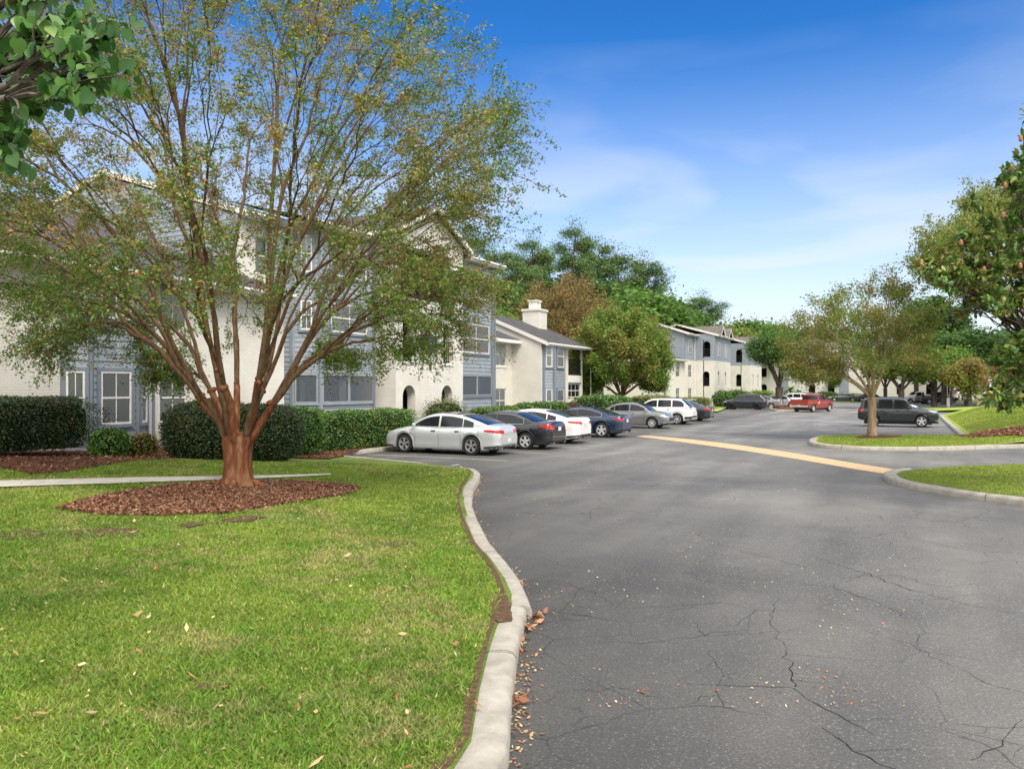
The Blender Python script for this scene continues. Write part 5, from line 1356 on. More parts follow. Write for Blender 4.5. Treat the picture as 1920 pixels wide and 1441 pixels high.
p = at(1487, 101); place(make_car('parked_car', SP['suv'], white), p.x, p.y+.5, NZ, 'white SUV parked beyond the oak trunk, tail to the road')
p = at(1512, 112); place(make_car('parked_car', SP['navy'], paint('bright_red', (0.33, 0.03, 0.03))), p.x, p.y, NZ, 'red car mostly hidden behind the red pickup')
p = at(1580, 135); place(make_car('parked_car', SP['navy'], forest), p.x, p.y, NZ+TH*.5, 'dark green sedan parked side-on before the end building')
p = at(1607, 133); place(make_car('parked_car', SP['altima'], paint('dusk', (0.03, 0.028, 0.035))), p.x+2, p.y, 0.2, 'dark car nose-on beside the dark green sedan at the far end')
place(make_car('parked_car', SP['box4'], paint('black_green', (0.010, 0.016, 0.018), .1, .35)), -.5, 54.6, 0, 'dark green boxy SUV with flared arches behind the slim tree on the island', 'SUV')
p = at(1748, 70); place(make_car('parked_car', SP['sentra'], paint('slate', (0.10, 0.11, 0.12))), p.x-3.4, p.y, 0, 'small dark car just seen over the bonnet of the green SUV')
p = at(1822, 96); c = place(make_car('parked_car', SP['fast'], beige), p.x, p.y, math.pi-.0+TH, 'pale beige sedan on the raised lot beyond the grass bank'); c.location.z = .86; c.rotation_euler.z = TH
p = at(1856, 104); c = place(make_car('parked_car', SP['altima'], white), p.x, p.y, TH, 'white car parked behind the pale beige sedan at far right'); c.location.z = .86
p = at(1900, 98); c = place(make_car('parked_car', SP['sentra'], paint('steel', (0.12, 0.13, 0.15))), p.x, p.y, TH, 'dark grey car at the right edge of the raised lot'); c.location.z = .8

def make_pickup(pmat, L=5.3, W=1.9, H=1.78):
    root = empty('pickup_truck'); hx = L/2
    spec = dict(L=L, W=W, H=H, xf=1.62, xr=-1.60, r=.38, sill=.38, hood=[(hx, .95), (hx-.15, 1.08), (1.6, 1.14), (1.1, 1.18)], belt=1.18, deck=[(-.75, .80), (-hx+.1, .80), (-hx, .80)],
                gh=[1.05, .55, -.42, -.62], cuts=[(.82, -.05), (-.10, -.38)], wheel='seven', tumble=.22, tz=(.80, .801), hz=(.8, 1.0), gaps=(.95, -.48), pz=.62, sill_=.4, lb=(.5, .6), tw=.2, ts=.02, gz=.95)
    root = make_car('pickup_truck', spec, pmat)
    mb = MB(); z0, z1 = .78, 1.22
    for s in (1, -1): mb.box(-hx+.03, -.64, min(s*(W/2-.10), s*(W/2-.02)), max(s*(W/2-.10), s*(W/2-.02)), z0, z1)
    mb.box(-.74, -.66, -W/2+.1, W/2-.1, z0, z1); mb.obj('bed', pmat, root)
    mb = MB(); mb.box(-hx-.01, -hx+.06, -W/2+.14, W/2-.14, .66, 1.20); mb.obj('tailgate', pmat, root)
    mb = MB(); mb.box(-hx-.015-.14, -hx+.02, -W/2+.05, W/2-.05, .50, .66); mb.obj('bumper', M['chrome'], root)
    for s in (1, -1):
        mb = MB(); mb.box(-hx-.015, -hx+.03, min(s*(W/2-.13), s*(W/2-.015)), max(s*(W/2-.13), s*(W/2-.015)), .80, 1.16); mb.obj('tail_lamp', M['red'], root)
    return root
t = make_pickup(redp)
p = at(1524, 79); t.location = (p.x, p.y, 0); t.rotation_euler = (0, 0, R(90)-R(22)); tag(t, 'red pickup truck driving away down the middle of the road', 'pickup')
t2 = make_pickup(white); p = at(1722, 118); t2.location = (p.x, p.y, .0); t2.rotation_euler = (0, 0, TH+R(180)); tag(t2, 'white pickup parked under trees beyond the green SUV', 'pickup', 'parked cars')
t3 = make_pickup(black2); p = at(1757, 116); t3.location = (p.x, p.y, .0); t3.rotation_euler = (0, 0, TH); tag(t3, 'dark pickup parked right of the white pickup under trees', 'pickup', 'parked cars')

# ------------------------------------------------------------------ trees
def kmeans(X, k, it=8):
    c = X[rng.choice(len(X), k, replace=False)].copy()
    for _ in range(it):
        d = ((X[:, None]-c[None])**2).sum(2); l = d.argmin(1)
        for j in range(k):
            if (l == j).any(): c[j] = X[l == j].mean(0)
    return l
def bez(p0, t0, p1, t1, n):
    L = np.linalg.norm(p1-p0)*.36; a = p0+t0*L; b = p1-t1*L
    t = np.linspace(0, 1, n)[:, None]
    return (1-t)**3*p0 + 3*(1-t)**2*t*a + 3*(1-t)*t*t*b + t**3*p1
class Tree:
    """branches grown from a fork to every target point by repeated splitting; thickness from the number of tips carried"""
    def __init__(s, seed, fork, targets, r_fork, frac=(.22, .36), splits=(2, 4), first=6, rise=.25, pw=.46, minr=.006, first_len=None, wiggle=.03, off=0.0, drop=0.0):
        s.rng = np.random.default_rng(seed); s.segs = []; s.tw = []
        s.N = len(targets); s.r0 = r_fork; s.pw = pw; s.minr = minr; s.frac = frac; s.splits = splits; s.rise = rise; s.wig = wiggle
        s.fork = np.array(fork, float); T = np.array(targets, float); s.T = T
        D = T-s.fork; D = D/np.linalg.norm(D, axis=1)[:, None]
        lab = kmeans(D, min(first, len(T)), 14)
        for j in range(lab.max()+1):
            sub = T[lab == j]
            if len(sub) == 0: continue
            m_ = (sub-s.fork).mean(0); m_[2] = 0; m_ = m_/(np.linalg.norm(m_)+1e-9)
            s.grow(s.fork+m_*off-np.array([0, 0, drop]), np.array([0, 0, 1.]), sub, 0, first_len)
    def side(s, k, length, r=.003, zb=.1):
        new = []
        for P in s.tw:
            for _ in range(k):
                t = s.rng.uniform(.3, 1)*(len(P)-1); i = min(int(t), len(P)-2); p = P[i]*(1-(t-i))+P[i+1]*(t-i)
                d = P[i+1]-P[i]; d = d/(np.linalg.norm(d)+1e-9); v = d*.7+s.rng.normal(0, .55, 3)+np.array([0, 0, zb]); v /= np.linalg.norm(v)
                L = length*s.rng.uniform(.5, 1.3); q = p+v*L; q2 = np.array([0, 0, -.12*L])
                S_ = np.array([p, p*.66+q*.34+s.rng.normal(0, .02*L, 3), p*.33+q*.67, q+q2]); new.append(S_); s.segs.append((S_, r, r*.6))
        s.tw = s.tw+new
    def rad(s, n): return max(s.minr, s.r0*(n/s.N)**s.pw)
    def grow(s, pos, dr, T, lvl, flen=None):
        n = len(T)
        if n == 1:
            v = T[0]-pos; L = np.linalg.norm(v)
            if L < 1e-6: return
            v = v/L; td = v+np.array([0, 0, -.15*s.rise*4]); td /= np.linalg.norm(td)
            P = bez(pos, dr, T[0], td, 6); P[1:-1] += s.rng.normal(0, s.wig*min(L, 1), (4, 3))
            s.segs.append((P, s.rad(1.2), s.minr*.55)); s.tw.append(P); return
        c = T.mean(0); f = s.rng.uniform(*s.frac); v = c-pos; L = np.linalg.norm(v)
        step = v*f
        if flen is not None: step = v/L*flen*s.rng.uniform(.8, 1.25)
        step = step + np.array([0, 0, s.rise*np.linalg.norm(step)*(1 if lvl < 2 else .6)])
        q = pos+step; nd = step/np.linalg.norm(step)
        nd2 = (c-q); nd2 = nd2/np.linalg.norm(nd2); nd2 = nd2*.6+nd*.4; nd2 /= np.linalg.norm(nd2)
        st = nd if lvl == 0 else dr
        P = bez(pos, st, q, nd2, 5); P[1:-1] += s.rng.normal(0, s.wig*.6*min(1, L*f), (3, 3))
        s.segs.append((P, s.rad(n), s.rad(n)*.86))
        k = min(n, int(s.rng.integers(s.splits[0], s.splits[1]+1)))
        lab = kmeans(T, k) if n > k else np.arange(n)
        for j in range(int(lab.max())+1):
            if (lab == j).any(): s.grow(q, nd2, T[lab == j], lvl+1)
    def wood(s, name, mat, par, trunk=None, big=None, bigmat=None, thr=.05):
        mb = MB(); mb2 = MB()
        for P, r0, r1 in s.segs:
            n = 9 if r0 > .06 else (6 if r0 > .02 else 4)
            (mb if (big is None or r0 > thr) else mb2).tube(P, list(np.linspace(r0, r1, len(P))), n, cap=False)
        if trunk: trunk(mb)
        o = mb.obj(name, mat, par, smooth=True, ang=80)
        if big is not None and mb2.v: mb2.obj('branch', bigmat or mat, par, smooth=True, ang=80)
        return o
    def twig_points(s, per, spread, along=.45):
        """points strewn along the last part of every twig"""
        out = []
        for P in s.tw:
            seg = P; m = len(seg)
            t = (1-along)+along*s.rng.random(per)
            i = np.minimum((t*(m-1)).astype(int), m-2); f = (t*(m-1)-i)[:, None]
            out.append(seg[i]*(1-f)+seg[i+1]*f + s.rng.normal(0, spread, (per, 3)))
        return np.vstack(out)
def leaf_cloud(name, P, size, cols, mat, par, aspect=.5, droop=0.0, seed=1, six=False, var=.35):
    r = np.random.default_rng(seed); n = len(P)
    a = r.normal(size=(n, 3)); a[:, 2] = a[:, 2]*.7-droop; a /= np.linalg.norm(a, axis=1)[:, None]
    b = np.cross(a, r.normal(size=(n, 3))); b /= np.linalg.norm(b, axis=1)[:, None]+1e-9
    nn = np.cross(a, b)
    L = (size*(1-var+2*var*r.random(n)))[:, None]; W = L*aspect*.5
    if six:
        V = np.stack([P, P+a*L*.25+b*W*.8+nn*W*.3, P+a*L*.6+b*W+nn*W*.4, P+a*L, P+a*L*.6-b*W+nn*W*.4, P+a*L*.25-b*W*.8+nn*W*.3], 1); k = 6
    else:
        V = np.stack([P, P+a*L*.45+b*W, P+a*L, P+a*L*.5-b*W+nn*W*.3], 1); k = 4
    return fast_mesh(name, V, k, mat, np.repeat(cols, k, 0), par)
def pick(P, pal, wts, seed=2, clump=.9, bright=.3, zgrad=None):
    """leaf colours: each leaf one of the palette, with neighbouring leaves alike"""
    r = np.random.default_rng(seed); n = len(P); pal = np.array(pal, float); cw = np.cumsum(wts)/np.sum(wts)
    f = fbm(P[:, :2]+P[:, 2:]*.7, clump, seed); f = (f-f.min())/(f.max()-f.min()+1e-9)
    x = np.clip(.55*f+.45*r.random(n)+r.normal(0, .08, n), 0, .9999)
    o = np.argsort(np.argsort(x))/n
    i = np.searchsorted(cw, o); i = np.minimum(i, len(pal)-1)
    return pal[i]*(1-bright+2*bright*r.random(n))[:, None]
def ell_targets(n, c, rad, seed, inner=.45, cond=None, lobes=0, lobe_r=.35):
    r = np.random.default_rng(seed); out = []
    lc = None
    if lobes:
        d = r.normal(size=(lobes, 3)); d[:, 2] = np.abs(d[:, 2])*.9-.25; d /= np.linalg.norm(d, axis=1)[:, None]; lc = d*(1-lobe_r)*r.uniform(.8, 1.05, (lobes, 1))
    while len(out) < n:
        if lobes:
            k = r.integers(lobes); v = r.normal(size=3); v /= np.linalg.norm(v); p = lc[k]+v*lobe_r*r.uniform(inner, 1)*np.array([1, 1, .75])
        else:
            v = r.normal(size=3); v /= np.linalg.norm(v); p = v*(inner**3+(1-inner**3)*r.random())**(1/3)
        p = p*np.array(rad)+np.array(c)
        if cond is None or cond(p): out.append(p)
    return np.array(out)

GREEN = [(0.075, 0.165, 0.025), (0.115, 0.225, 0.032), (0.165, 0.285, 0.045), (0.23, 0.34, 0.055)]
OLIVE = [(0.15, 0.185, 0.035), (0.215, 0.24, 0.05), (0.27, 0.27, 0.06), (0.33, 0.26, 0.08)]
DARK = [(0.045, 0.095, 0.024), (0.065, 0.135, 0.032), (0.095, 0.18, 0.042), (0.135, 0.225, 0.055)]
PINE = [(0.06, 0.115, 0.04), (0.09, 0.155, 0.05), (0.125, 0.20, 0.065), (0.17, 0.25, 0.075)]
BROWN = [(0.15, 0.125, 0.04), (0.22, 0.16, 0.055), (0.28, 0.185, 0.07), (0.33, 0.20, 0.08)]

# --- the big crape myrtle on the lawn
tb = gp(447, 911, ZL)
HT = tag(empty('crape_myrtle', tb), 'big vase-shaped crape myrtle with thick orange-brown trunk standing in the mulch ring on the lawn', 'tree')
def hero_cond(p):
    h = math.hypot(p[0], p[1])
    # p relative to the trunk base
    if p[2] < 2.4: return False
    if h < 2.6 and p[2] < 5.5: return False
    if h < 4.0 and p[2] < 3.0: return False
    if p[2] < 1.6+.55*(6.3-h)*0.55 and h > 4.5 and random.random() < .35: return False
    return True
T1 = ell_targets(860, (0.1, 0, 6.1), (6.15, 6.15, 4.9), 11, .62, hero_cond)
T1b = ell_targets(150, (0.1, 0, 5.4), (5.4, 5.4, 4.0), 12, .3, hero_cond)
# drooping leafy skirts: low at left (towards the building side) and at right
rt3 = np.array([RT[0], RT[1], 0]); fw3 = np.array([FW[0], FW[1], 0])
def skirt(n, ax, az, ad, rx, rz, rd, seed):
    r = np.random.default_rng(seed); v = r.normal(size=(n, 3)); v /= np.linalg.norm(v, axis=1)[:, None]; v *= r.random((n, 1))**.33
    return (ax+v[:, :1]*rx)*rt3 + (ad+v[:, 1:2]*rd)*fw3 + np.c_[np.zeros((n, 2)), az+v[:, 2]*rz]
SK = np.vstack([skirt(44, -3.6, 3.7, 1.2, 1.6, 1.0, 1.8, 3), skirt(20, -4.0, 2.8, .3, .9, .5, 1.2, 4), skirt(26, -1.9, 2.35, 1.2, .5, .4, .8, 5),
                skirt(34, 4.1, 3.6, .3, 1.6, .9, 1.8, 6), skirt(20, 2.0, 2.7, 1.2, .8, .4, .9, 7), skirt(14, 3.6, 2.6, -.4, .9, .3, .9, 8)])
TT_ = np.vstack([T1, T1b, SK])
fork = np.array([0.02, 0, 1.12])
tr = Tree(5, fork, TT_, .26, frac=(.22, .38), splits=(2, 3), first=11, rise=.46, pw=.51, minr=.0058, first_len=.85, wiggle=.035, off=.17, drop=.30)
tr.side(6, .55, .0032)
tm = MB()
def hero_trunk(mb):
    # fluted trunk: lobed cross sections
    N = 40; hs = [-.15, 0, .08, .2, .45, .7, .88, 1.0, 1.07, 1.10]; rs = [.46, .37, .325, .29, .268, .275, .30, .29, .2, .08]
    o = len(mb.v)
    for h, r in zip(hs, rs):
        for k in range(N):
            q = 2*math.pi*k/N
            lob = 1+.10*math.cos(4*q+.6+.3*h)+.06*math.cos(7*q+1.3)+.02*math.cos(13*q+3*h)+(.13*max(0, math.cos(5*q+.4))*max(0, (.25-h)/.4))
            mb.v.append((r*lob*math.cos(q), r*lob*math.sin(q), h))
    for i in range(len(hs)-1):
        for k in range(N):
            k2 = (k+1) % N; mb.f.append((o+i*N+k, o+i*N+k2, o+(i+1)*N+k2, o+(i+1)*N+k)); mb.m.append(0)
    mb.f.append(tuple(o+(len(hs)-1)*N+k for k in range(N))); mb.m.append(0)
    # surface roots
    for q, L_ in ((3.4, .9), (5.2, .45), (.3, .4)):
        mb.tube([(.3*math.cos(q), .3*math.sin(q), .08), (.55*math.cos(q), .55*math.sin(q), .02), (L_*math.cos(q+.1), L_*math.sin(q+.1), -.02)], [.09, .06, .03], 8, cap=False)
    # knobs at the old pruning heads
    r = np.random.default_rng(3)
    for P, r0, r1 in tr.segs[:1]+[s_ for s_ in tr.segs if s_[1] > .06][:18]:
        e = P[-1]
        for _ in range(3):
            c = e+r.normal(0, .03, 3); R_ = r0*r.uniform(.55, .95)
            mb.lathe([(.001, -R_), (R_*.7, -R_*.7), (R_, 0), (R_*.7, R_*.7), (.001, R_)], 8, 'z', tuple(c))
tr.wood('trunk', M['crape'], HT, trunk=hero_trunk, big=True, bigmat=M['crape_up'], thr=.075)
LP = tr.twig_points(31, .05, .85)
sk_mask = None
h_ = np.hypot(LP[:, 0], LP[:, 1]); xr_ = LP[:, 0]*RT[0]+LP[:, 1]*RT[1]
thin_ = np.random.default_rng(4).random(len(LP)) < np.where((h_ < 3.6) & (LP[:, 2] > 3), .55, 1.0); LP = LP[thin_]
xr_ = LP[:, 0]*RT[0]+LP[:, 1]*RT[1]
cl_ = pick(LP, [(0.10, 0.20, 0.03), (0.16, 0.26, 0.045), (0.24, 0.29, 0.06), (0.32, 0.29, 0.08), (0.37, 0.26, 0.10), (0.40, 0.19, 0.08)], [.17, .20, .21, .18, .15, .09], 5, .8)
gr_ = pick(LP, GREEN, [.3, .35, .25, .1], 6, .8)
gm = ((LP[:, 2] < 4.1) & (np.abs(xr_) < 4.6)) | ((xr_ > 2.2) & (LP[:, 2] > 8.2)) | (xr_ > 5.2) | ((xr_ < -2) & (LP[:, 2] < 4.6))
gm = gm & (np.random.default_rng(5).random(len(LP)) < .8)
cl_[gm] = gr_[gm]
leaf_cloud('crown', LP, .061, cl_, M['leaf'], HT, .5, .15, 8)
# bare curling twig sprays hang inside: part of the branches mesh above

def simple_trunk(x, y, r, h, flare=1.35, n=10):
    def f(mb):
        mb.tube([(x*0, 0, -.15), (0, 0, .15), (0, 0, h*.5), (0, 0, h+.1)], [r*flare, r*1.08, r*.92, r*.95], n, cap=False)
    return f
def plant_tree(name, base, label, fork_h, r, T, leaf_n, leaf_s, pal, wts, mat='leaf', bark='bark', cat='tree', group=None, multi=0, spread=.12, along=.5, first=5, rise=.2, pw=.5, minr=.012, frac=(.25, .42), seed=1, aspect=.55, droop=0, clump=.6, first_len=None, trunkmat2=None, six=False, wts2=None):
    root = empty(name, base); tag(root, label, cat, group)
    t = Tree(seed, (0, 0, fork_h), T, r, frac=frac, first=first, rise=rise, pw=pw, minr=minr, first_len=first_len)
    def tk(mb):
        if multi:
            for k in range(multi):
                q = 2*math.pi*k/multi+seed; rr = r*2.2
                mb.tube([(rr*math.cos(q), rr*math.sin(q), -.1), (rr*.5*math.cos(q), rr*.5*math.sin(q), fork_h*.6), (0, 0, fork_h*1.02)], [r*.62, r*.5, r*.6], 8, cap=False)
        else: simple_trunk(0, 0, r, fork_h)(mb)
    t.wood('trunk', M[bark], root, trunk=tk)
    LPp = t.twig_points(leaf_n, spread, along)
    leaf_cloud('crown', LPp, leaf_s, pick(LPp, pal, wts, seed, clump), M[mat], root, aspect, droop, seed+3, six=six)
    return root

# --- crape myrtle on the island (right)
b = at(1635, 37.3); b.z = ZH(b.x, b.y)-.02
def umb(n, R_, zlo, zhi, seed, inner=.5, off=(0, 0)):
    """flat-topped vase crown"""
    r = np.random.default_rng(seed); out = []
    while len(out) < n:
        h = R_*math.sqrt(r.random()); q = r.random()*6.283
        top = zhi-(zhi-zlo)*.42*(h/R_)**2; bot = zlo+(1.0-h/R_)*.9
        z = top-(top-bot)*(r.random()**1.4)
        if z < 3.2 and h < R_*.45: continue
        out.append((h*math.cos(q)+off[0], h*math.sin(q)+off[1], z))
    return np.array(out)
o_ = RT*-.9
T = np.vstack([umb(300, 3.75, 2.7, 7.2, 21, off=(o_[0]*.8, o_[1]*.8)), skirt(70, -3.0, 3.1, 0, 1.6, .7, 1.6, 22), skirt(26, .9, 7.2, 0, 1.0, .9, 1.0, 23)])
plant_tree('crape_myrtle', b, 'crape myrtle with slim pale trunk on the grass island before the green SUV', 1.75, .20, T, 105, .10, GREEN[2:3]+OLIVE+[(0.31, 0.19, 0.08)], [.2, .25, .25, .15, .1, .05], bark='crape_tan', first=7, rise=.3, pw=.5, minr=.012, seed=31, first_len=.9, spread=.15, group='crape myrtles')
# --- taller crape myrtle on the bank, half out of frame
b = at(1985, 35.5); b.z = ZH(b.x, b.y)-.05
_r = np.random.default_rng(41); T = []
for _ in range(420):
    q_ = 1694+_r.random()**.8*470; yc_ = max(388, 468-(q_-1700)*.56)+_r.normal(0, 26)+(14 if q_ < 1800 else 0); dd_ = 34.5+_r.normal(0, 1.8); pp_ = at(q_, dd_, zat(yc_, dd_)); T.append(tuple(pp_-b))
for _ in range(60):
    q_ = _r.normal(1785, 24); yc_ = _r.normal(515, 18); dd_ = 34.2+_r.normal(0, .7); pp_ = at(q_, dd_, zat(yc_, dd_)); T.append(tuple(pp_-b))
T = np.array(T)
plant_tree('crape_myrtle', b, 'tall olive-leaved crape myrtle leaning in from the right edge above the bank', 2.4, .20, T, 170, .115, OLIVE+GREEN[2:], [.2, .28, .2, .08, .14, .1], bark='crape_tan', first=6, rise=.25, seed=43, first_len=1.0, spread=.14, minr=.01, group='crape myrtles')
# --- magnolia at the right edge (close)
b = at(2035, 18.6); b.z = .12; DM = 4.0
MT = tag(empty('magnolia_tree', b), 'dark glossy magnolia reaching in at the right edge with orange-red seed cones', 'tree')
def rel(px, py, d): p = at(px, d, zat(py, d)); return np.array([p.x-b.x, p.y-b.y, p.z-b.z])
r = np.random.default_rng(8); MG = []
for (px, py, d, sx_, sy_, n_) in [(1835,500,13.2,75,45,50),(1890,440,13.5,50,45,36),(1780,510,13.0,48,30,24),(1860,560,13.0,60,35,34),(1725,498,12.9,26,12,6),(1915,380,13.3,30,50,26),(1935,300,13,25,40,20),(1908,330,12.8,30,15,10),
                                  (1905,690,12.6,40,42,46),(1880,745,12.5,28,14,10),(1960,650,13,50,70,50),(1990,450,14.5,60,120,60),(1945,540,13.6,45,60,46),(1975,250,14.2,40,70,26)]:
    for _ in range(n_): MG.append(rel(px+r.normal(0, sx_*.55), py+r.normal(0, sy_*.55), d+DM+r.normal(0, .75)))
tr2 = Tree(9, (0, 0, 1.7), MG, .18, frac=(.25, .4), first=6, rise=.05, pw=.45, minr=.008)
tr2.wood('trunk', M['bark'], MT, trunk=simple_trunk(0, 0, .2, 1.7))
r = np.random.default_rng(10); PP = []; AX = []
for P in tr2.tw:         # rosettes of large leaves at the twig ends and a little below
    for f, m in ((1.0, 15), (.88, 13), (.76, 11), (.6, 7)):
        e = P[-1]*f+P[-3]*(1-f); ax = P[-1]-P[-2]; ax /= np.linalg.norm(ax)+1e-9
        for _ in range(m): PP.append(e+r.normal(0, .04, 3)); AX.append(ax*.5+r.normal(0, .75, 3)+np.array([0, 0, .1]))
PP = np.array(PP); a = np.array(AX); a /= np.linalg.norm(a, axis=1)[:, None]; n_ = len(PP)
bb = np.cross(a, np.array([0, 0, 1.])+r.normal(0, .45, (n_, 3))); bb /= np.linalg.norm(bb, axis=1)[:, None]; nn = np.cross(bb, a)
L_ = (.16*(.7+.6*r.random(n_)))[:, None]; W_ = L_*.20
V = np.stack([PP, PP+a*L_*.3+bb*W_*.8+nn*W_*.35, PP+a*L_*.65+bb*W_+nn*W_*.4, PP+a*L_-nn*W_*.2, PP+a*L_*.65-bb*W_+nn*W_*.4, PP+a*L_*.3-bb*W_*.8+nn*W_*.35], 1)
cm = pick(PP, [(0.075, 0.15, 0.03), (0.12, 0.22, 0.04), (0.19, 0.29, 0.055), (0.30, 0.31, 0.08), (0.33, 0.22, 0.08)], [.2, .28, .26, .15, .11], 3, 1.2)
fast_mesh('crown', V, 6, M['glossy'], np.repeat(cm, 6, 0), MT)
cone = simple('seed_cone', (0.42, 0.19, 0.09), .7, col2=(0.28, 0.10, 0.055), vscale=30, bump=.8, bscale=60)
for px, py in [(1885,348),(1728,492),(1733,501),(1802,455),(1881,403),(1852,535),(1845,505),(1903,690),(1898,735),(1863,692),(1867,658),(1848,712),(1913,498),(1914,260)]:
    mb = MB(); p = rel(px, py, 12.3+DM); mb.lathe([(.001, -.07), (.034, -.045), (.041, 0), (.031, .05), (.001, .078)], 10, 'z', tuple(p)); mb.obj('seed_cone', cone, MT, smooth=True)

# --- overhanging branch at the top left: broad heart-shaped leaves, tree stands out of frame at left
b = at(60, 5.3)+Vector((-3.4*RT[0], -3.4*RT[1], 0)); b.z = ZL(b.x, b.y)
OT = tag(empty('linden_tree', b), 'leafy branch with broad heart-shaped green leaves hanging into the top left corner', 'tree')
r = np.random.default_rng(14); OG = []
for (px, py, d, sx_, sy_, n_) in [(60,60,5.2,80,60,34),(150,60,5.0,60,45,26),(205,140,4.9,30,30,10),(215,60,4.9,25,35,7),(60,170,5.1,60,35,18),(150,165,5.0,40,18,10),(25,225,5.0,25,45,12),(20,285,4.9,16,28,6),(-60,100,5.4,80,110,30),(-40,-60,5.5,120,60,26),(120,-50,5.2,90,40,16)]:
    for _ in range(n_): OG.append(rel(px+r.normal(0, sx_*.5), py+r.normal(0, sy_*.5), d+r.normal(0, .3)))
OG += list(np.array([(-.3, -.3, 4.6)])+r.normal(0, .9, (60, 3))*np.array([1, 1, .7]))
tr3 = Tree(15, (0, 0, 2.3), OG, .13, frac=(.3, .45), first=4, rise=.02, pw=.42, minr=.0045)
tr3.wood('trunk', M['bark'], OT, trunk=simple_trunk(0, 0, .15, 2.3))
PP = []; r = np.random.default_rng(16)
for P in tr3.tw:
    for t_ in (.45, .58, .68, .77, .85, .92, 1.0, 1.0): 
        i = min(int(t_*(len(P)-1)), len(P)-2); f = t_*(len(P)-1)-i; PP.append(P[i]*(1-f)+P[i+1]*f+r.normal(0, .035, 3))
PP = np.array(PP); n_ = len(PP)
a = r.normal(0, .5, (n_, 3))+np.array([0, 0, -.75]); a /= np.linalg.norm(a, axis=1)[:, None]
face = r.normal(0, .8, (n_, 3))+np.array([0, 0, .5])-fw3*.35; bb = np.cross(a, face); bb /= np.linalg.norm(bb, axis=1)[:, None]; nn = np.cross(bb, a)
L_ = (.080*(.65+.7*r.random(n_)))[:, None]; W_ = L_*.47
prof = [(0, 0, 0), (-.10, .45, .05), (.12, .92, .14), (.38, 1.0, .18), (.66, .62, .12), (1.0, 0, -.05), (.66, -.62, .12), (.38, -1.0, .18), (.12, -.92, .14), (-.10, -.45, .05)]
V = np.stack([PP+a*L_*u_+bb*W_*v_+nn*W_*w_ for u_, v_, w_ in prof], 1)
Fq = np.arange(n_)[:, None]*10
F4 = np.stack([np.concatenate([Fq+i for i in q], 1) for q in ([0,1,2,3],[0,3,4,5],[0,5,6,7],[0,7,8,9])], 1).reshape(-1, 4)
co = pick(PP, [(0.04, 0.115, 0.02), (0.065, 0.165, 0.028), (0.10, 0.22, 0.04), (0.16, 0.27, 0.05)], [.28, .36, .26, .1], 4, 1.5, .2)
fast_mesh('crown', V, 4, M['glossy'], np.repeat(co, 10, 0), OT, F=F4)

# --- mid-distance trees
def deco(px, d, z=.15): p = at(px, d); p.z = z; return p
T = np.vstack([ell_targets(330, (0, 0, 5.0), (3.9, 3.9, 3.3), 51, .55, lambda p: p[2] > 2.6+random.random()*.8-.25*math.hypot(p[0], p[1])), skirt(40, -2.6, 2.5, 0, 1.0, .5, 1.0, 52), skirt(36, 2.6, 2.6, 0, .9, .5, 1.0, 53)])
plant_tree('crape_myrtle', deco(1165, 59), 'round dense crape myrtle with several red-brown stems before the far blue block', 1.5, .24, T, 230, .16, GREEN[1:]+OLIVE[1:4], [.18, .25, .14, .2, .15, .08], bark='bark_red', multi=4, first=7, rise=.15, minr=.02, spread=.22, seed=54, clump=.8, group='crape myrtles')
T = ell_targets(260, (-.4, 0, 6.2), (4.2, 4.2, 4.2), 61, .5, lambda p: p[2] > 2.9, lobes=9, lobe_r=.42)
plant_tree('oak_tree', deco(1461, 94), 'broad green oak on the far kerbed island beside the black SUV', 2.2, .46, T, 130, .2, DARK[1:]+GREEN[:2], [.3, .3, .2, .1, .1], first=5, rise=.1, minr=.03, spread=.34, seed=62)
T = np.vstack([ell_targets(230, (0, 0, 8.6), (5.6, 5.0, 5.0), 71, .5, lambda p: p[2] > 3)])
bt = at(1062, 78); bt.x -= .3
plant_tree('crape_myrtle', bt, 'brownish-leaved crape myrtle rising behind the chimney of the two-storey building', 2.4, .25, T, 170, .19, BROWN, [.3, .3, .25, .15], first=7, rise=.2, minr=.02, spread=.38, seed=72, clump=.3, group='crape myrtles')
T = ell_targets(60, (0, 0, 4.6), (2.6, 2.6, 3.8), 73, .3, lambda p: p[2] > 1)
bt = at(962, 58); bt.x -= 2; plant_tree('maple_tree', bt, 'bright yellow-green tree between the three-storey block and the chimney', 1.5, .12, T+np.array([0, 0, 1.6]), 120, .14, GREEN[2:]+[(0.26, 0.34, 0.05)], [.3, .4, .3], minr=.02, spread=.28, seed=74)

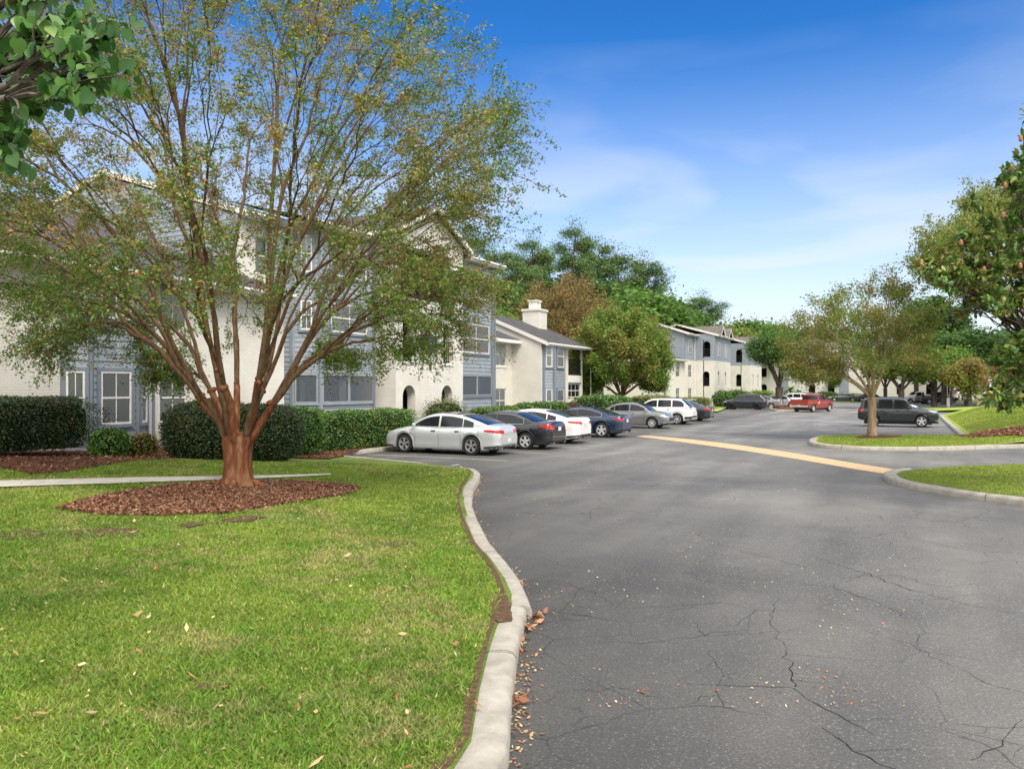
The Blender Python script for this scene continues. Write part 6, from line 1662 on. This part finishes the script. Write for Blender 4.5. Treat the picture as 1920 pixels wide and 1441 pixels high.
# --- background: pines and hardwoods behind the buildings
def pine(seed, H=20, crown=.45, rad=2.6, n=26):
    r = np.random.default_rng(seed); root = empty('pine_tree')
    mb = MB(); lean = r.normal(0, .25, 2); pts = [(lean[0]*t**2*2, lean[1]*t**2*2, H*t) for t in np.linspace(0, .98, 8)]
    mb.tube(pts, list(np.linspace(.24, .05, 8)), 7, cap=False); C_ = []
    for k in range(n):
        t = 1-crown*r.random()**.9; q = r.random()*6.283; L_ = rad*(.35+.65*math.sin(min(1, (1-t)/crown+.15)*math.pi*.62))*r.uniform(.6, 1.15)
        p0 = np.array([lean[0]*t*t*2, lean[1]*t*t*2, H*t*.97]); p1 = p0+np.array([math.cos(q)*L_, math.sin(q)*L_, L_*.28*r.uniform(-.1, 1)])
        mb.tube([p0, (p0+p1)/2+np.array([0, 0, -.05]), p1], [.06, .04, .02], 5, cap=False)
        for f in (.62, .82, 1.0): C_.append((p0*(1-f)+p1*f, .5*(.7+.5*r.random())))
    C_.append((np.array([lean[0]*2, lean[1]*2, H]), .7)); 
    mb.obj('trunk', M['bark_red'], root, smooth=True)
    P = np.vstack([c+r.normal(0, 1, (190, 3))*np.array([s_*1.12, s_*1.12, s_*.72]) for c, s_ in C_])
    leaf_cloud('crown', P, .30, pick(P, PINE, [.3, .3, .25, .15], seed, .5), M['needle'], root, .28, 0, seed)
    return root
def hardwood(seed, R_=4.5, H=11, pal=DARK+GREEN[:2], wts=(.2, .25, .2, .1, .15, .1), n=110, leaf=.34, lobes=10, name='hardwood_tree', per=150):
    root = empty(name); c = H-R_*.95
    T = ell_targets(n, (0, 0, c), (R_, R_, R_*.95), seed, .5, None, lobes=lobes, lobe_r=.4)
    T = T[T[:, 2] > H*.16]
    t = Tree(seed, (0, 0, H*.22), T, .28, first=5, rise=.15, minr=.035)
    t.wood('trunk', M['bark'], root, trunk=simple_trunk(0, 0, .3, H*.22))
    P = t.twig_points(per, .48, .5)
    leaf_cloud('crown', P, leaf, pick(P, pal, wts, seed, .45), M['leaf'], root, .6, .1, seed)
    return root
protos = {'pineA': pine(101, 20, .5, 2.7, 30), 'pineB': pine(102, 20, .38, 3.2, 24),
          'dark': hardwood(111), 'green': hardwood(112, 4.8, 11, GREEN[:3]+DARK[2:], (.25, .3, .15, .15, .15)), 'bright': hardwood(113, 4.2, 10, GREEN[1:]+[(0.24, 0.33, 0.06)], (.25, .3, .3, .15)),
          'olive': hardwood(114, 4.4, 10, OLIVE+GREEN[1:3], (.25, .25, .1, .05, .2, .15)), 'rust': hardwood(115, 3.8, 8, OLIVE[1:]+BROWN[1:], (.25, .25, .15, .15, .1, .1)), 'tall': hardwood(116, 3.6, 14, PINE+GREEN[:2], (.2, .25, .2, .15, .1, .1), n=120, lobes=13)}
used = set()
def bgtree(kind, px, ytop, d, label, H0, wide=1.0, zb=0.0, cat='tree', group=None):
    o = protos[kind]
    if kind in used: o = copy_tree(o)
    used.add(kind)
    top = zat(ytop, d)-zb; s = top/H0; p = at(px, d)
    o.location = (p.x, p.y, zb); o.scale = (s*wide, s*wide, s); o.rotation_euler = (0, 0, random.random()*6.28)
    tag(o, label, cat, group or 'background trees')
Hs = dict(pineA=20.3, pineB=20.3, dark=11, green=11, bright=10, olive=10, rust=8, tall=14)
BG = [
 ('pineB', 1066, 415, 104, 'tall thin pine standing highest above the brown crape myrtle', .8),
 ('pineA', 1100, 470, 108, 'pine leaning right of the tallest thin pine', .75),
 ('pineB', 1128, 446, 112, 'thin pine top just left of the broad pine pair', .8),
 ('pineA', 1172, 462, 112, 'broad-crowned pine left of the sky gap over the far block', 1.15),
 ('pineB', 1205, 478, 116, 'pine at the right end of the tall group above the round tree', 1.0),
 ('pineA', 890, 424, 88, 'dark pine directly above the tower roof of the three-storey block', .9),
 ('pineA', 930, 455, 92, 'dark pine right of the tower gable', .95),
 ('pineB', 985, 440, 98, 'blue-green pine left of the tallest thin pine', .9),
 ('pineA', 1020, 462, 100, 'pine between the blue-green one and the tallest one', .9),
 ('pineB', 962, 480, 90, 'lower dark pine over the flat roof corner', .9),
 ('dark', 1085, 492, 104, 'hardwood filling the gap below the tallest thin pine', 1.25),
 ('green', 1190, 505, 106, 'rounded green hardwood under the right end of the tall group', 1.2),
 ('dark', 1000, 500, 98, 'dark rounded hardwood left of the gap below the tallest pine', 1.3),
 ('green', 1230, 555, 122, 'green hardwood at the foot of the tall group, left of the far blue gable', 1.3),
 ('green', 1150, 500, 102, 'bright green hardwood below the broad pine', 1.25),
 ('green', 1040, 520, 96, 'green hardwood behind the brown crape myrtle at left', 1.2),
 ('dark', 960, 540, 88, 'dark hardwood behind the bright yellow-green tree', 1.2),
 ('dark', 1195, 540, 110, 'dark green hardwood right of the round tree top', 1.1),
 ('green', 1245, 560, 136, 'green tree left behind the far twin-gabled block', 1.15),
 ('dark', 1285, 556, 140, 'green tree rising behind the ridge of the twin-gabled block', 1.1),
 ('pineB', 1322, 549, 146, 'dark pine showing above the twin gables', 1.3),
 ('olive', 1352, 590, 138, 'olive tree right of the twin gables', 1.2),
 ('green', 1405, 574, 150, 'green domed tree behind the oak at left', 1.2),
 ('green', 1440, 586, 150, 'green domed tree directly behind the oak', 1.2),
 ('dark', 1478, 604, 158, 'dark tree behind the right side of the oak', 1.1),
 ('olive', 1515, 618, 162, 'olive tree above the white end building', 1.1),
 ('dark', 1545, 590, 168, 'dark tree behind the island crape myrtle at left', 1.1),
 ('olive', 1600, 640, 146, 'olive tree before the end building behind the island crape myrtle', .9),
 ('tall', 1752, 548, 118, 'tall airy green tree right of the island crape myrtle', 1.2),
 ('tall', 1718, 580, 122, 'airy tree between the island crape myrtle and the tall airy one', 1.2),
 ('dark', 1815, 598, 104, 'dark blue-green tree mass behind the magnolia', 1.5),
 ('dark', 1865, 610, 108, 'dark tree right behind the lower magnolia branch', 1.5),
 ('dark', 1930, 590, 112, 'dark tree at the far right edge behind the magnolia', 1.5),
 ('green', 1770, 600, 112, 'green tree left of the dark mass', 1.2),
 ('bright', 1752, 655, 98, 'light green tree hanging low over the parked pickups', 1.35),
 ('bright', 1785, 640, 96, 'yellow-green tree beside the slender one on the far lawn', 1.0),
 ('olive', 1690, 622, 90, 'greyish green broad tree with dark trunk right of the island crape myrtle', 1.35),
 ('rust', 1818, 662, 86, 'small orange-tinged crape myrtle with slim trunk before the pale beige sedan', 1.0),
 ('olive', 1660, 640, 128, 'tree behind the trunk of the island crape myrtle', 1.1),
 ('dark', 1640, 605, 165, 'dark tree far behind the end building', 1.2),
 ('olive', 1568, 688, 142, 'small crape myrtle with slim trunk before the end building', .8),
 ('green', 1900, 640, 96, 'green tree at right seen under the magnolia', 1.2),
]
for k, px, yt, d, lab, wd in BG:
    zb = ZS(*at(px, d)[:2]) if (px > 1700 and d < 100) else 0.0
    bgtree(k, px, yt, d, lab, Hs[k], wd, zb)
# distant wood closing the horizon
r = np.random.default_rng(77); Pw = []
for px in np.arange(-900, 2900, 22):
    d = 200+r.normal(0, 12); hh = 12+3*r.random()+(3 if px < 1150 else 0)
    for _ in range(6):
        c = at(px+r.normal(0, 10), d+r.normal(0, 5)); cz_ = r.uniform(1.0, hh)
        Pw.append(np.array([c.x, c.y, cz_])+r.normal(0, 1, (130, 3))*np.array([2.2, 2.2, 1.4]))
Pw = np.vstack(Pw); o = leaf_cloud('woods', Pw, .8, pick(Pw, DARK+GREEN[:2], (.2, .3, .2, .1, .1, .1), 5, .12), M['leaf'], None, .7, 0, 9)
tag(o, 'continuous dark green wood far beyond the buildings', 'woods', kind='stuff')

# ------------------------------------------------------------------ hedges and shrubs
def shrub(name, c, dims, label, pal, wts, cat, n, leaf=.045, box=.0, rz=0.0, group=None, mat='hedge', tips=.05, seed=1, rough=.05, lumps=.06):
    """clipped form: superellipsoid core with leaves all over its surface; dims = half sizes x, y and height"""
    root = empty(name, c, rz); tag(root, label, cat, group)
    ex, ey, h = dims; hz = h/2; r = np.random.default_rng(seed)
    pw = 2+6*box
    def surf(v):    # unit dirs -> superellipsoid radius
        k = (np.abs(v)**pw).sum(1)**(-1/pw); return v*k[:, None]
    v = r.normal(size=(n, 3)); v = v/np.array([1, 1, 1]); v /= np.linalg.norm(v, axis=1)[:, None]
    if ex > 2*ey or ey > 2*ex:      # spread samples along the long axis
        v = np.c_[r.uniform(-1, 1, n), r.uniform(-1, 1, n), r.uniform(-1, 1, n)]
        i = r.integers(0, 3, n); w3 = np.array([ey*h, ex*h, 2*ex*ey]); w3 = w3/w3.sum(); i = r.choice(3, n, p=w3); v[np.arange(n), i] = np.sign(v[np.arange(n), i])
        v /= np.linalg.norm(v, axis=1)[:, None]
    S = surf(v)
    lump = 1+lumps*np.sin(S[:, 0]*ex*3.1+seed)*np.sin(S[:, 1]*ey*2.7+seed*2)*np.sin(S[:, 2]*3.7+1)+r.normal(0, rough*.5, n)
    dep = 1-np.abs(r.normal(0, .05, n))
    P = S*np.array([ex, ey, hz])*(lump*dep)[:, None]; P[:, 2] += hz
    P[:, 2] = np.maximum(P[:, 2], .03)
    N_ = S/np.array([ex, ey, hz]); N_ /= np.linalg.norm(N_, axis=1)[:, None]
    a = r.normal(size=(n, 3))+N_*.9; a /= np.linalg.norm(a, axis=1)[:, None]
    bb = np.cross(a, N_+r.normal(0, .6, (n, 3))); bb /= np.linalg.norm(bb, axis=1)[:, None]+1e-9
    L_ = (leaf*(.6+.8*r.random(n)))[:, None]; W_ = L_*.28; nn = np.cross(bb, a)
    V = np.stack([P-a*L_*.3, P+a*L_*.2+bb*W_, P+a*L_*.7, P+a*L_*.2-bb*W_+nn*W_*.4], 1)
    cols = pick(P, pal, wts, seed, 1.4, .35)
    fast_mesh('foliage', V, 4, M[mat], np.repeat(cols, 4, 0), root)
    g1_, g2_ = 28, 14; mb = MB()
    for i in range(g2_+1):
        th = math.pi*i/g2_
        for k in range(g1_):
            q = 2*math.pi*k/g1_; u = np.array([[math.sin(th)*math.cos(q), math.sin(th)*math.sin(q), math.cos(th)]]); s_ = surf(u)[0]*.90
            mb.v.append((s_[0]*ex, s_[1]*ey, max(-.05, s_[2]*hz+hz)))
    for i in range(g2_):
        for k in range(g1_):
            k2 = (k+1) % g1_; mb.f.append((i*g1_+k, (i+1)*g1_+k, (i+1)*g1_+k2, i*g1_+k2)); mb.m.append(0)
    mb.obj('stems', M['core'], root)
    return root
HDK = [(0.022, 0.05, 0.016), (0.035, 0.075, 0.022), (0.06, 0.105, 0.03), (0.11, 0.12, 0.05), (0.14, 0.10, 0.06)]
HLG = [(0.045, 0.11, 0.02), (0.075, 0.17, 0.028), (0.13, 0.26, 0.035), (0.19, 0.33, 0.05)]
def gl(px, py): return gp(px, py, ZL)
def hedge_at(px0, px1, v, vdep, ytop_px, label, pal, wts, n, leaf, box, seed, name='hedge', cat='hedge', group='clipped hedges'):
    y0, y1 = U(px0, v), U(px1, v); d = onv((px0+px1)/2, v)[2]; zt = zat(ytop_px, d); yc_ = (y0+y1)/2; x = -v; zb_ = ZL(x, yc_)
    return shrub(name, (x, yc_, zb_), (vdep, (y1-y0)/2, zt-zb_), label, pal, wts, cat, n, leaf, box, 0, group, seed=seed)
# left dark hedge
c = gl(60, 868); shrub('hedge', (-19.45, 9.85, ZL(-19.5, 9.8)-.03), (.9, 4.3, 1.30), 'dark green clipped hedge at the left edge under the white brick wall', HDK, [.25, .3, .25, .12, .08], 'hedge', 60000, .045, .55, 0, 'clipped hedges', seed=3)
p = gl(205, 857); shrub('shrub', p, (.42, .42, .68), 'small bright green shrub at the right end of the left dark hedge', HLG, [.2, .3, .3, .2], 'shrub', 3500, .07, .1, seed=4, rough=.25)
p = gl(268, 857); shrub('shrub', p, (.33, .33, .60), 'small yellow-orange shrub in front of the blue bay', [(0.10, 0.12, 0.03), (0.2, 0.2, 0.04), (0.32, 0.24, 0.06), (0.35, 0.16, 0.05)], [.2, .3, .3, .2], 'shrub', 3500, .045, .1, seed=5, rough=.3)
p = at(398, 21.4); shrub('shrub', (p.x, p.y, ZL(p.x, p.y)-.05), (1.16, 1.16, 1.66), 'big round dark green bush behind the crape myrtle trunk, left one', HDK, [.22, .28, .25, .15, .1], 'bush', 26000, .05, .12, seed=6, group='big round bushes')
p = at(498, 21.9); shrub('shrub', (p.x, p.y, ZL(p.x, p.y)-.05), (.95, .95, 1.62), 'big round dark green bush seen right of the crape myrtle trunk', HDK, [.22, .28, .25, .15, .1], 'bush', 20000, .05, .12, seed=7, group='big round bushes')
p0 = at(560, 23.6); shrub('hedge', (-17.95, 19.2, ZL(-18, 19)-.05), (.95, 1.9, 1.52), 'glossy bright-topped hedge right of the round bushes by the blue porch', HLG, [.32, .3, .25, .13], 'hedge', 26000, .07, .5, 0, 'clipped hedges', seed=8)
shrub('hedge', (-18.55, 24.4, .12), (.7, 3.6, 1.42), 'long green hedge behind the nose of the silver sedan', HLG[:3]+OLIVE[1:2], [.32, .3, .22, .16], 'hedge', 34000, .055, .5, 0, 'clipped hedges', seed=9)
p = onv(834, 19.6); shrub('shrub', (p[0], p[1], .2), (.7, 1.3, 1.55), 'reddish-tipped loose shrub by the right arch of the stair tower', [(0.07, 0.12, 0.03), (0.11, 0.17, 0.04), (0.18, 0.2, 0.06), (0.26, 0.12, 0.06)], [.3, .3, .25, .15], 'shrub', 9000, .06, .1, seed=10, rough=.35)
for i, (pa, pb, v, dep, yt, lab, pal, wts) in enumerate([
    (884, 975, 18.9, .8, 763, 'low green hedge behind the black sedan', HLG[:3]+OLIVE[:1], [.3, .3, .2, .2]),
    (960, 1066, 19.3, .8, 754, 'low green hedge under the blue bay of the two-storey building', HLG[:3]+OLIVE[:1], [.3, .3, .2, .2]),
    (1050, 1083, 19.0, .6, 755, 'low purple-brown shrub at the corner of the two-storey building', [(0.09, 0.05, 0.035), (0.13, 0.075, 0.05), (0.06, 0.08, 0.03)], [.4, .35, .25]),
    (1090, 1168, 18.6, 1.4, 741, 'rounded light green hedge mound before the round tree', HLG, [.25, .35, .3, .1]),
    (1160, 1202, 19.2, .8, 752, 'low dark hedge at the foot of the round tree', HDK[:3], [.4, .3, .3]),
    (1190, 1250, 19.6, 1.2, 741, 'olive-yellow mounded shrub beside the lamp post', OLIVE, [.3, .3, .3, .1]),
    (1268, 1322, 20.0, 1.2, 745, 'yellowish shrub row under the windows of the twin-gabled block', OLIVE+BROWN[1:2], [.3, .25, .2, .1, .15]),
    ]):
    hedge_at(pa, pb, v, dep, yt, lab, pal, wts, 9000, .09, .2, 20+i, name='shrub', cat='shrub', group='low shrubs along the row')
for i, (px, d, rr, yt, lab, pal, wts) in enumerate([
    (1355, 93, .95, 737, 'upright dark green shrub left of the pair by the far corner', DARK, [.3, .3, .2, .2]),
    (1382, 96, 1.25, 735, 'rounded yellow-green shrub right of the pair by the far corner', GREEN, [.3, .3, .3, .1]),
    (1425, 104, 1.8, 735, 'loose yellow-green shrub left of the oak trunk', GREEN[1:]+OLIVE[2:3], [.3, .3, .2, .2]),
    (1508, 140, 3.0, 738, 'long low shrub before the end building at left', OLIVE, [.3, .3, .2, .2]),
    (1550, 141, 1.6, 736, 'dark round shrub below the blue strip of the end building', DARK, [.3, .3, .2, .2]),
    (1590, 141, 3.2, 738, 'low green shrub row right of the blue strip of the end building', GREEN[:3], [.3, .4, .3]),
    (1625, 141, 2.2, 739, 'green shrub at the right end of the end building', GREEN[:3], [.3, .4, .3]),
    ]):
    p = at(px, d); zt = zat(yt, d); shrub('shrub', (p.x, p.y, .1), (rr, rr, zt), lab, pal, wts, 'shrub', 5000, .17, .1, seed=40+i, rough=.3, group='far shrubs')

# dwarf palms before the end building
def palm(px, d, h, label):
    p = at(px, d); root = empty('palm', p); tag(root, label, 'palm', 'palms'); mb = MB(); mb.tube([(0, 0, 0), (0, 0, h*.45)], [.18, .13], 8, cap=False); mb.obj('trunk', M['bark'], root)
    fr = MB(); r = np.random.default_rng(int(px))
    for k in range(26):
        q = r.random()*6.283; e_ = r.uniform(-.2, 1.1); L_ = h*.55*r.uniform(.7, 1.1); pts = []
        for t in np.linspace(0, 1, 7): pts.append(Vector((math.cos(q)*L_*t*math.cos(e_), math.sin(q)*L_*t*math.cos(e_), h*.45+L_*t*math.sin(e_)-.55*L_*t*t)))
        sd = Vector((-math.sin(q), math.cos(q), 0))
        for i in range(6):
            w0, w1 = .22*math.sin(math.pi*(i/6*.9+.08)), .22*math.sin(math.pi*((i+1)/6*.9+.08))
            for s_ in (-1, 1): fr.add([pts[i], pts[i+1], pts[i+1]+sd*w1*s_+Vector((0, 0, -.1*w1)), pts[i]+sd*w0*s_+Vector((0, 0, -.1*w0))], [(0,1,2,3)])
    fr.obj('frond', PALM, root)
PALM = simple('palm_frond', (0.13, 0.22, 0.07), .5, var=.3)
palm(1482, 138, 4.2, 'dwarf palm with arching fronds before the end building, left'); palm(1498, 139, 3.2, 'shorter dwarf palm right of the larger palm')

# ------------------------------------------------------------------ small things
# lamp post
p = at(1246.5, 80); L0 = tag(empty('lamp_post', p), 'black lamp post standing by the shrubs under the round tree', 'lamp')
mb = MB(); mb.tube([(0, 0, 0), (0, 0, .5), (0, 0, .55), (0, 0, 3.6)], [.12, .11, .06, .05], 10); mb.obj('pole', M['iron'], L0, smooth=True)
mb = MB(); mb.tube([(0, 0, 3.6), (0, 0, 3.7), (0, 0, 4.1), (0, 0, 4.3)], [.07, .16, .2, .03], 8); mb.obj('lantern', M['iron'], L0)
# utility cabinet with a yellow tag and the condenser beside it
p = at(310, 25.6); ub_ = tag(empty('utility_cabinet', (p.x, p.y, ZL(p.x, p.y)), 0), 'dark navy utility cabinet with a yellow tag against the white wall below the window', 'cabinet')
mb = MB(); mb.box(-.12, .14, -.16, .20, 0, 1.05); mb.box(-.14, .16, -.18, .22, 1.05, 1.10); mb.obj('cabinet', M['utility'], ub_)
mb = MB(); mb.box(.142, .15, -.15, .02, .72, .95); mb.obj('tag', M['yellow'], ub_)
p = at(337, 25.4); ac = tag(empty('air_conditioner', (p.x, p.y, ZL(p.x, p.y)+.03), 0), 'grey air conditioner unit half hidden behind the left round bush', 'air conditioner')
mb = MB(); mb.box(-.38, .38, -.38, .38, .05, .72); mb.obj('cabinet', M['acbody'], ac)
mb = MB(); mb.lathe([(.30, .725), (.32, .74), (.34, .725)], 20); [mb.box(-.3, .3, -.31+.06*k, -.30+.06*k, .728, .735) for k in range(11)]; mb.obj('fan_grille', M['plastic'], ac)
mb = MB(); [mb.box(.382, .388, -.34, .34, .12+.05*k, .14+.05*k) for k in range(11)]; mb.obj('louvre', M['plastic'], ac)
mb = MB(); mb.box(-.5, .5, -.5, .5, -.05, .05); mb.obj('pad', M['concrete'], ac)
# white marker posts at the far lawn
for px, d, h, lab in ((1778, 88, 1.05, 'stout white marker post on the far lawn left of the pale beige sedan'), (1668, 98, 1.2, 'white marker post beyond the roof of the green SUV')):
    p = at(px, d); p.z = ZS(p.x, p.y) if px > 1700 else 0.0; mb = MB(); mb.lathe([(.16, 0), (.16, h-.1), (.13, h-.03), (.001, h)], 14); o = mb.obj('marker_post', M['signwhite'], smooth=True); o.location = p; tag(o, lab, 'post', 'marker posts')
# piece of dark edging at the foot of the big tree
p = gp(418, 911, ZL); mb = MB(); mb.tube([(0, 0, .02), (.06, .05, .10), (.16, .05, .12), (.24, 0, .04)], [.05, .07, .06, .04], 8); o = mb.obj('root_stump', M['core'], smooth=True); o.location = p; tag(o, 'dark knotty root stub at the left foot of the big trunk', 'root')
